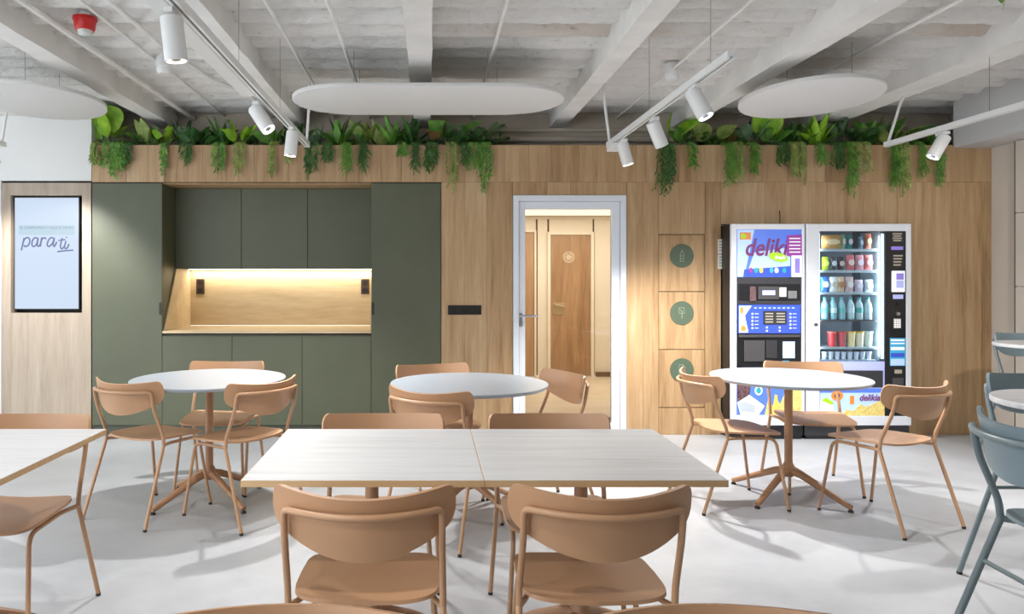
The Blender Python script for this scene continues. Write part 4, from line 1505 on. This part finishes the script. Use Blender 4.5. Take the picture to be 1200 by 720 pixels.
spotlight('a', 2.75, (0.10, 0.05, -1), 0.45, 'large white spotlight nearest on the left track, aimed down', -0.03, 110)
spotlight('a', 4.20, (0.55, -0.25, -0.8), 0.8, 'white spotlight on the left track tilted to the right', -0.05, 100)
spotlight('a', 4.91, (-0.10, -0.06, -1), 1.75, 'white spotlight pointing straight down near the end of the left track', 0.02, 120)
spotlight('b', 3.82, (0.32, -0.30, -0.85), 0.75, 'lit white spotlight nearest on the right track tilted right', 0.0, 110)
spotlight('b', 4.60, (0.42, 0.22, -0.85), 0.8, 'white spotlight in the middle of the right track tilted right', 0.03, 110)
spotlight('b', 5.33, (0.25, -0.1, -1), 2.7, 'white spotlight at the far end of the right track', 0.03, 120)
spotlight('c', 5.06, (-0.50, 0.05, -0.9), 1.0, 'white spotlight on the far right track tilted left', 0.03, 110)
spotlight('d', 5.35, (0.02, 0.62, -0.8), 1.3, 'white spotlight at the left edge aimed at the display wall', 0.05, 90)
ords = ('first', 'second', 'third', 'fourth', 'fifth', 'sixth')
for tr, nm, ysl in (('a', 'left', (1.5, 0.3)), ('c', 'right', (3.2, 1.6, 0.2)), ('d', 'far left', (3.9, 2.3, 0.7))):  # lamps out of view, added to light the room and the right-end wood
    for i, yy in enumerate(ysl):
        spotlight(tr, yy, (0.1, 0.15, -1) if (tr, i) != ('c', 0) else (0.25, 0.75, -0.75), 0.4 if (tr, i) != ('c', 0) else 0.9, 'unseen white spotlight added for light above the frame on the %s track, %s from the wall' % (nm, ords[i + 1]), 0.0, 115)


# ---- conduits
def conduit(pts, r, label, name='conduit'):
    pts = [(p[0], p[1], p[2] - 0.024) for p in pts]
    tag(MB().tube(fillet(pts, 0.12), r, 8).build(name, 'beam', smooth=True), label, 'pipe', 'painted ceiling conduits')


def cz(d):
    return H + d


conduit([(-2.17, YU - 0.01, 2.84), (-2.14, 0.5, 2.84)], 0.020, 'thick white pipe along the ceiling left of the red alarm')
conduit([(-1.885, YU - 0.01, 2.868), (-1.87, 0.5, 2.868)], 0.010, 'thin white conduit along the ceiling right of the red alarm')
conduit([(-1.72, 0.5, 2.865), (-1.72, 4.75, 2.865), (-1.62, 5.6, 2.862), (-1.46, 5.9, 2.86), (-1.44, YU - 0.01, 2.855)], 0.014, 'white conduit with a double bend left of the left light track')
conduit([(-0.88, YU - 0.01, 2.845), (-0.855, 0.5, 2.845)], 0.011, 'white conduit between the left track and the pill-shaped panel')
conduit([(-0.545, YU - 0.01, 2.845), (-0.53, 0.5, 2.845)], 0.013, 'white conduit left of the middle ceiling beam')
conduit([(0.415, YU - 0.01, 2.845), (0.43, 0.5, 2.845)], 0.011, 'white conduit right of the middle ceiling beam')
conduit([(1.74, YU - 0.01, 2.845), (1.69, 0.5, 2.845)], 0.009, 'white conduit above the right light track')
conduit([(2.86, YU - 0.01, 2.85), (2.79, 0.5, 2.85)], 0.013, 'white conduit above the right oval panel')
zp = Z(163, YU - 0.06)
tag(MB().tube([(0.35, YU - 0.06, zp), (4.4, YU - 0.06, zp - 0.004)], 0.028, 12).build('pipe', 'upper_wall', smooth=True), 'thick grey pipe running along the wall above the door', 'pipe', 'wall pipes above the planter')
tag(MB().tube([(0.35, YU - 0.045, zp + 0.085), (4.4, YU - 0.045, zp + 0.09)], 0.02, 12).build('pipe', 'upper_wall', smooth=True), 'thinner grey pipe above the thick wall pipe', 'pipe', 'wall pipes above the planter')
for px, py_, lb in ((192, 84, 'left of the left light track'), (787, 92, 'above the right light track')):
    Yd = (2.765 - H) * F / (CY - py_)
    c = W(px, py_, Yd)
    t = thing('smoke_detector', 'round white smoke detector %s' % lb, 'smoke detector', (c.x, c.y, 2.825), group='smoke detectors')
    MB().lathe([(0.034, -0.075), (0.046, -0.062), (0.05, -0.045), (0.05, -0.03)], 24).build('sensor', 'white_metal', t, smooth=True, world=False)
    MB().lathe([(0.056, -0.03), (0.056, 0.045)], 24).build('base', 'white_metal', t, smooth=True, world=False)
Yd = 4.25
c = W(99.5, 30, Yd)
t = thing('fire_alarm', 'red round fire alarm beacon with a clear bottom under the ceiling', 'alarm', (c.x, c.y, c.z))
MB().lathe([(0.050, -0.03), (0.056, -0.02), (0.062, 0.03), (0.067, 0.03), (0.067, 0.045)], 28).build('base', 'red', t, smooth=True, world=False)
MB().lathe([(0.02, -0.058), (0.036, -0.052), (0.042, -0.03)], 24).build('lens', 'lens_clear', t, smooth=True, world=False)
MB().lathe([(0.03, 0.045), (0.03, ZC - 0.02 - c.z)], 16).build('mount', 'white_metal', t, smooth=True, world=False)

# ================================================================== plants
rnd = random.Random(21)


def blade(mb, base, d, L, wd, droop=0.3, fold=0.25, n=6, sharp=0.75, twist=0.0):
    base, d = Vector(base), Vector(d).normalized()
    side = d.cross(Vector((0, 0, 1)))
    side = side.normalized() if side.length > 0.05 else Vector((1, 0, 0))
    if twist:
        side = Matrix.Rotation(twist, 3, d) @ side
    up = side.cross(d)
    i0 = len(mb.v)
    for k in range(n + 1):
        t = k / n
        p = base + d * L * t + Vector((0, 0, -1)) * droop * L * t * t
        wv = wd * max(0.02, math.sin(PI * (0.06 + 0.94 * t ** sharp)))
        mb.v += [tuple(p - side * wv / 2 + up * fold * wv / 2), tuple(p), tuple(p + side * wv / 2 + up * fold * wv / 2)]
    for k in range(n):
        a = i0 + k * 3
        mb.f += [(a, a + 1, a + 4, a + 3), (a + 1, a + 2, a + 5, a + 4)]


def trail(mb, px, L, width, nst, leaf=0.045, dens=0.011, lw=0.24, seed=0):
    """strands that start in the trough, bend over the fascia edge and hang in front of it"""
    r = random.Random(seed)
    x0 = X(px, YW)
    for s_ in range(nst):
        xs = x0 + r.uniform(-0.5, 0.5) * width
        Ls = L * r.uniform(0.62, 1.0) * (1 - 0.45 * abs(xs - x0) / max(width, 0.01))
        drift = r.uniform(-0.10, 0.10)
        yo = YW - r.uniform(0.018, 0.05)
        pts = [Vector((xs, YW + 0.13, ZT - 0.03)), Vector((xs, YW + 0.05, ZT + 0.035)), Vector((xs, yo, ZT + 0.012))]
        m = 8
        for k in range(1, m + 1):
            t = k / m
            pts.append(Vector((xs + drift * Ls * t + math.sin(t * 5 + s_) * 0.006, yo - 0.012 * math.sin(t * 3), ZT - Ls * t)))
        path = smooth_path(pts, 3)
        mb.tube(path, 0.0013, 3, False)
        acc = 0.0
        for k in range(3, len(path) - 1):
            seg = path[k + 1] - path[k]
            cnt = max(1, int(seg.length / dens))
            for c_ in range(cnt):
                p = path[k] + seg * (c_ / cnt)
                an = r.uniform(0, 2 * PI)
                out = Vector((math.cos(an), -abs(math.sin(an)) * 0.6, 0))
                d = out * r.uniform(0.35, 0.9) + Vector((0, 0, -1)) * r.uniform(0.45, 1.0)
                l_ = leaf * r.uniform(0.6, 1.1)
                d.normalize()
                sd = d.cross(Vector((0, 1, 0.3))).normalized() * l_ * lw
                i = len(mb.v)
                mb.v += [tuple(p), tuple(p + d * l_ * 0.45 + sd * 0.5), tuple(p + d * l_), tuple(p + d * l_ * 0.45 - sd * 0.5)]
                mb.f += [(i, i + 1, i + 2), (i, i + 2, i + 3)]


def near_words(px):
    marks = [(130, 'above the left tall cabinet'), (225, 'above the left wall cabinet'), (320, 'above the middle wall cabinet'), (398, 'above the right wall cabinet'), (476, 'above the right tall cabinet'), (560, 'left of the glass door'), (790, 'above the recycling hatches'), (900, 'above the coffee machine'), (1005, 'above the snack machine'), (1090, 'at the right end of the fascia')]
    return min(marks, key=lambda m: abs(m[0] - px))[1]


used = {}


def unique(base):
    used[base] = used.get(base, 0) + 1
    return used[base]


# trailing plants: px, length in px, width m, strands, leaf length, material, leaf width
trails = [
    (116, 26, 0.10, 7, 0.05, 'leaf_olive', 0.22), (135, 42, 0.20, 14, 0.055, 'leaf_mid', 0.26), (150, 26, 0.08, 5, 0.05, 'leaf_deep', 0.24),
    (191, 40, 0.06, 5, 0.05, 'leaf_mid', 0.28), (218, 25, 0.10, 6, 0.05, 'leaf_deep', 0.2), (257, 38, 0.10, 8, 0.045, 'leaf_mid', 0.3),
    (281, 40, 0.06, 5, 0.07, 'leaf_olive', 0.14), (322, 44, 0.08, 7, 0.035, 'leaf_olive', 0.3), (341, 26, 0.05, 3, 0.05, 'leaf_olive', 0.2),
    (366, 44, 0.09, 9, 0.05, 'leaf_deep', 0.24), (384, 26, 0.07, 5, 0.05, 'leaf_deep', 0.24), (406, 36, 0.06, 5, 0.075, 'leaf_mid', 0.14),
    (427, 34, 0.05, 4, 0.08, 'leaf_deep', 0.13), (471, 16, 0.06, 4, 0.05, 'leaf_mid', 0.2), (487, 38, 0.05, 4, 0.08, 'leaf_deep', 0.13), (506, 36, 0.10, 8, 0.05, 'leaf_deep', 0.26),
    (529, 60, 0.08, 8, 0.032, 'leaf_olive', 0.42), (545, 36, 0.06, 5, 0.06, 'leaf_deep', 0.16), (558, 40, 0.14, 9, 0.045, 'leaf_mid', 0.24), (569, 66, 0.09, 9, 0.032, 'leaf_mid', 0.42),
    (778, 66, 0.13, 16, 0.05, 'leaf_deep', 0.24), (809, 36, 0.04, 4, 0.08, 'leaf_mid', 0.13), (853, 56, 0.07, 8, 0.07, 'leaf_mid', 0.15), (863, 50, 0.07, 9, 0.032, 'leaf_olive', 0.42),
    (881, 46, 0.05, 5, 0.08, 'leaf_mid', 0.14), (915, 30, 0.08, 6, 0.045, 'leaf_deep', 0.3), (926, 44, 0.05, 5, 0.06, 'leaf_olive', 0.16), (936, 52, 0.08, 9, 0.032, 'leaf_olive', 0.42),
    (960, 30, 0.05, 4, 0.08, 'leaf_mid', 0.13), (979, 30, 0.09, 7, 0.05, 'leaf_deep', 0.26), (995, 66, 0.07, 8, 0.08, 'leaf_mid', 0.13), (1008, 48, 0.12, 9, 0.032, 'leaf_olive', 0.42),
    (1045, 64, 0.09, 8, 0.08, 'leaf_mid', 0.14), (1056, 64, 0.10, 12, 0.034, 'leaf_olive', 0.42), (1077, 44, 0.05, 6, 0.07, 'leaf_mid', 0.13), (1097, 62, 0.07, 9, 0.034, 'leaf_mid', 0.42)]
kindw = {'leaf_olive': 'olive', 'leaf_mid': 'bright green', 'leaf_deep': 'dark green'}
labels = {}
for i, (px, Lp, wd, nst, lf_, mt, lw) in enumerate(trails):
    look = 'fine-leaved' if lw > 0.4 else ('narrow-leaved' if lw < 0.17 else ('feathery' if lw < 0.25 else 'bushy'))
    side = 'left' if px < 600 else 'right'
    idx = i + 1 if px < 600 else i - 19
    ordn = ('first', 'second', 'third', 'fourth', 'fifth', 'sixth', 'seventh', 'eighth', 'ninth', 'tenth', 'eleventh', 'twelfth', 'thirteenth', 'fourteenth', 'fifteenth', 'sixteenth', 'seventeenth', 'eighteenth', 'nineteenth', 'twentieth')[idx - 1]
    size = 'long' if Lp > 48 else ('short' if Lp < 31 else 'medium')
    lb = '%s %s %s trailing plant, %s from the left in the %s planting' % (size, kindw[mt], look, ordn, side)
    t = thing('trailing_plant', lb, 'plant', (X(px, YW), YW + 0.12, ZT - 0.06), group='trailing plants over the %s fascia' % side)
    mb = MB()
    trail(mb, px, Lp * YW / F, wd, nst, lf_, 0.0105 if lw < 0.4 else 0.0085, lw, 100 + i)
    tag(mb.build('foliage', mt, t, recalc=False), kind='stuff')


def upright(px, kind, mt, size, n, label, seed, yy=0.2):
    r = random.Random(seed)
    size *= 1.65
    b = Vector((X(px, YW + yy), YW + yy, ZT - 0.03))
    t = thing('potted_plant', label, 'plant', b, group='upright plants in the planter trough')
    if kind == 'broad':
        for k in range(n):
            an = r.uniform(0, 2 * PI)
            tilt = r.uniform(0.25, 0.7)
            d = Vector((math.cos(an) * tilt, -abs(math.sin(an)) * tilt * 0.5, 1))
            st = b + d.normalized() * size * 0.45
            MB().tube([b, st], 0.004, 5).build('stem', 'leaf_mid', t, smooth=True)
            mb = MB()
            dd = Vector((math.cos(an) * 0.8, -0.35, 0.75))
            blade(mb, st, dd, size * r.uniform(0.75, 1.05), size * 0.62, 0.25, 0.22, 8, 0.72, r.uniform(-0.5, 0.5) + 1.15)
            mb.build('leaf', mt, t, smooth=True, recalc=False)
    elif kind == 'blades':
        for k in range(n):
            an = 2 * PI * k / n + r.uniform(-0.3, 0.3)
            tilt = r.uniform(0.2, 0.9)
            d = Vector((math.cos(an) * tilt, math.sin(an) * tilt * 0.5 - 0.1, 1))
            mb = MB()
            blade(mb, b, d, size * r.uniform(0.8, 1.1), size * 0.17, r.uniform(0.1, 0.5), 0.3, 8, 0.8, r.uniform(-0.4, 0.4))
            mb.build('leaf', mt, t, smooth=True, recalc=False)
    elif kind == 'oval':
        for k in range(n):
            an = 2 * PI * k / n + r.uniform(-0.4, 0.4)
            tilt = r.uniform(0.25, 1.0)
            d = Vector((math.cos(an) * tilt, math.sin(an) * tilt * 0.4 - 0.2, 0.9))
            st = b + d.normalized() * size * 0.3
            mb = MB()
            blade(mb, st, d, size * r.uniform(0.6, 0.85), size * 0.27, r.uniform(0.15, 0.5), 0.2, 7, 0.75, r.uniform(0.2, 1.2))
            o = mb.build('leaf', mt, t, smooth=True, recalc=False)
            MB().tube([b, st], 0.003, 5).build('stem', mt, t, smooth=True)
    else:                                 # feathery fronds
        mb = MB()
        for k in range(n):
            an = r.uniform(0, 2 * PI)
            tilt = r.uniform(0.3, 1.1)
            d = Vector((math.cos(an) * tilt, math.sin(an) * tilt * 0.5 - 0.1, 1)).normalized()
            L = size * r.uniform(0.7, 1.1)
            dr = r.uniform(0.25, 0.7)
            pts = [b + d * L * q / 12 + Vector((0, 0, -1)) * dr * L * (q / 12) ** 2 for q in range(13)]
            mb.tube(pts, 0.0016, 3, False)
            for q in range(2, 13):
                tn = (pts[q] - pts[q - 1]).normalized()
                sd = tn.cross(Vector((0, 1, 0.2))).normalized()
                for s_ in (-1, 1):
                    for h_ in (0.0, 0.5):
                        p0 = pts[q] - (pts[q] - pts[q - 1]) * h_
                        blade(mb, p0, sd * s_ + tn * 0.6, L * 0.2 * math.sin(PI * (0.15 + 0.8 * q / 13)), L * 0.03, 0.1, 0.1, 2)
        tag(mb.build('fronds', mt, t, recalc=False), kind='stuff')


ups = [
    (131, 'oval', 'leaf_lime', 0.26, 4, 'tall lime plant with pointed leaves at the left end of the fascia', 51, 0.12),
    (165, 'fern', 'leaf_mid', 0.20, 12, 'green fern between the lime plants above the left tall cabinet', 52, 0.18),
    (232, 'oval', 'leaf_deep', 0.17, 8, 'dark oval-leaved plant left of the feathery fern above the left wall cabinet', 53, 0.15),
    (412, 'fern', 'leaf_mid', 0.20, 12, 'green fern between the bright spiky plant and the yellowish plant', 54, 0.16),
    (446, 'blades', 'leaf_olive', 0.20, 9, 'olive spiky plant between the yellowish and the bright arching plant', 55, 0.15),
    (845, 'fern', 'leaf_mid', 0.20, 12, 'green fern left of the rust-tinged spiky plant', 56, 0.17),
    (945, 'fern', 'leaf_mid', 0.20, 12, 'green fern left of the lime spiky rosette', 57, 0.16),
    (1018, 'blades', 'leaf_mid', 0.22, 11, 'green spiky plant above the right half of the snack machine', 58, 0.15),
    (1042, 'oval', 'leaf_olive', 0.20, 8, 'olive leafy plant directly behind the third track end', 59, 0.14),
    (126, 'broad', 'leaf_lime', 0.25, 2, 'broad lime-leaved plant beside the left oval panel', 3, 0.12),
    (150, 'broad', 'leaf_lime', 0.27, 3, 'large round-leaved lime plant above the left tall cabinet', 11, 0.14),
    (176, 'oval', 'leaf_olive', 0.19, 7, 'olive leafy plant right of the large round-leaved lime plant', 5, 0.15),
    (193, 'oval', 'leaf_lime', 0.17, 5, 'small lime plant above the left wall cabinet edge', 6, 0.16),
    (214, 'blades', 'leaf_grey', 0.22, 12, 'grey-green spiky plant with arching blades, left planting', 7, 0.2),
    (244, 'fern', 'leaf_deep', 0.26, 13, 'dark green feathery fern above the left wall cabinet', 8, 0.2),
    (262, 'blades', 'leaf_deep', 0.23, 12, 'dark spiky plant above the left and middle wall cabinets', 9, 0.18),
    (281, 'oval', 'leaf_lime', 0.20, 6, 'lime plant above the middle wall cabinet', 10, 0.15),
    (302, 'fern', 'leaf_deep', 0.20, 12, 'dark fern under the tilted spotlight of the left track', 12, 0.2),
    (322, 'oval', 'leaf_mid', 0.18, 7, 'bright green leafy plant left of the left track end', 13, 0.16),
    (345, 'oval', 'leaf_deep', 0.19, 8, 'dark oval-leaved plant behind the left track end', 14, 0.2),
    (372, 'blades', 'leaf_grey', 0.19, 10, 'grey-green plant just right of the left track end', 15, 0.18),
    (396, 'blades', 'leaf_mid', 0.24, 14, 'bright spiky plant above the right wall cabinet', 16, 0.15),
    (434, 'oval', 'leaf_olive', 0.20, 6, 'yellowish leafy plant above the right wall cabinet edge', 17, 0.18),
    (460, 'blades', 'leaf_mid', 0.24, 13, 'bright arching-leaved plant above the right tall cabinet', 18, 0.14),
    (482, 'blades', 'leaf_deep', 0.26, 10, 'dark strap-leaved plant above the right tall cabinet', 19, 0.18),
    (500, 'fern', 'leaf_deep', 0.17, 10, 'low dark fern above the right tall cabinet', 20, 0.16),
    (519, 'oval', 'leaf_rust', 0.20, 5, 'rust-coloured leafy plant above the right tall cabinet end', 22, 0.18),
    (530, 'broad', 'leaf_mid', 0.18, 2, 'broad-leaved plant beside the rust-coloured one', 23, 0.16),
    (552, 'fern', 'leaf_deep', 0.24, 16, 'dark fern at the right end of the left planting', 24, 0.12),
    (572, 'fern', 'leaf_deep', 0.22, 13, 'spreading fern ending the left planting near the door', 25, 0.12),
    (783, 'broad', 'leaf_lime', 0.20, 2, 'broad lime leaf behind the right track spotlight', 26, 0.15),
    (800, 'oval', 'leaf_mid', 0.17, 8, 'bright leafy plant starting the right planting', 27, 0.15),
    (818, 'fern', 'leaf_deep', 0.20, 12, 'dark fern above the recycling hatches', 28, 0.2),
    (836, 'broad', 'leaf_olive', 0.16, 3, 'olive broad-leaved plant left of the coffee machine', 29, 0.15),
    (855, 'blades', 'leaf_rust', 0.20, 7, 'rust-tinged spiky plant above the coffee machine', 30, 0.16),
    (878, 'oval', 'leaf_grey', 0.22, 9, 'grey-green leafy plant above the coffee machine', 31, 0.18),
    (900, 'oval', 'leaf_mid', 0.19, 8, 'bright oval-leaved plant above the coffee machine', 32, 0.14),
    (915, 'broad', 'leaf_lime', 0.21, 2, 'single broad lime-leaved plant above the machines', 33, 0.13),
    (934, 'oval', 'leaf_deep', 0.21, 9, 'dark leafy plant between the two machines', 34, 0.18),
    (958, 'blades', 'leaf_lime', 0.24, 14, 'lime spiky rosette above the snack machine', 35, 0.12),
    (985, 'oval', 'leaf_grey', 0.25, 7, 'tall grey-green leafy plant above the snack machine', 36, 0.18),
    (1005, 'fern', 'leaf_deep', 0.22, 14, 'dark fern above the snack machine', 37, 0.14),
    (1027, 'oval', 'leaf_mid', 0.23, 7, 'bright leafy plant left of the third track end', 38, 0.18),
    (1060, 'fern', 'leaf_deep', 0.24, 14, 'dark fern behind the third track end', 39, 0.2),
    (1085, 'fern', 'leaf_mid', 0.22, 12, 'green fern ending the right planting by the soffit', 40, 0.16)]
for u in ups:
    upright(*u)

# leaf tip of a hanging plant at the top right
hb = W(1177, -46, 2.6)
hpz = thing('hanging_plant', 'hanging plant whose single leaf tip shows at the top right edge', 'plant', hb)
MB().lathe([(0.05, 0.02), (0.075, 0.12), (0.08, 0.125), (0.075, 0.13)], 20).build('pot', 'white_metal', hpz, smooth=True, world=False)
MB().tube([(0, 0, 0.12), (0, 0, ZC - hb.z - 0.05)], 0.002, 5).build('wire', 'wire', hpz, world=False)
mbx = MB()
for an, L_ in ((0.1, 0.16), (1.4, 0.13), (2.6, 0.15), (4.0, 0.13), (5.2, 0.14)):
    mbx = MB()
    blade(mbx, (0.04 * math.cos(an), 0.04 * math.sin(an), 0.13), (math.cos(an), math.sin(an), -0.35), L_, 0.06, 0.6, 0.2, 6)
    mbx.build('leaf', 'leaf_mid', hpz, smooth=True, world=False, recalc=False)
tip = W(1172, -4, 2.6) - hb
tp2 = W(1175, 9, 2.6) - hb
mbx = MB()
blade(mbx, tip + Vector((0.01, 0, 0.06)), (-0.12, -0.1, -1), 0.09, 0.055, 0.0, 0.2, 6)
mbx.build('leaf', 'leaf_mid', hpz, smooth=True, world=False, recalc=False)
MB().tube([(0.05, 0, 0.12), tip + Vector((0.03, 0, 0.05)), tp2 + Vector((0.0, 0, -0.008))], 0.0012, 4).build('stem', 'leaf_olive', hpz, world=False)
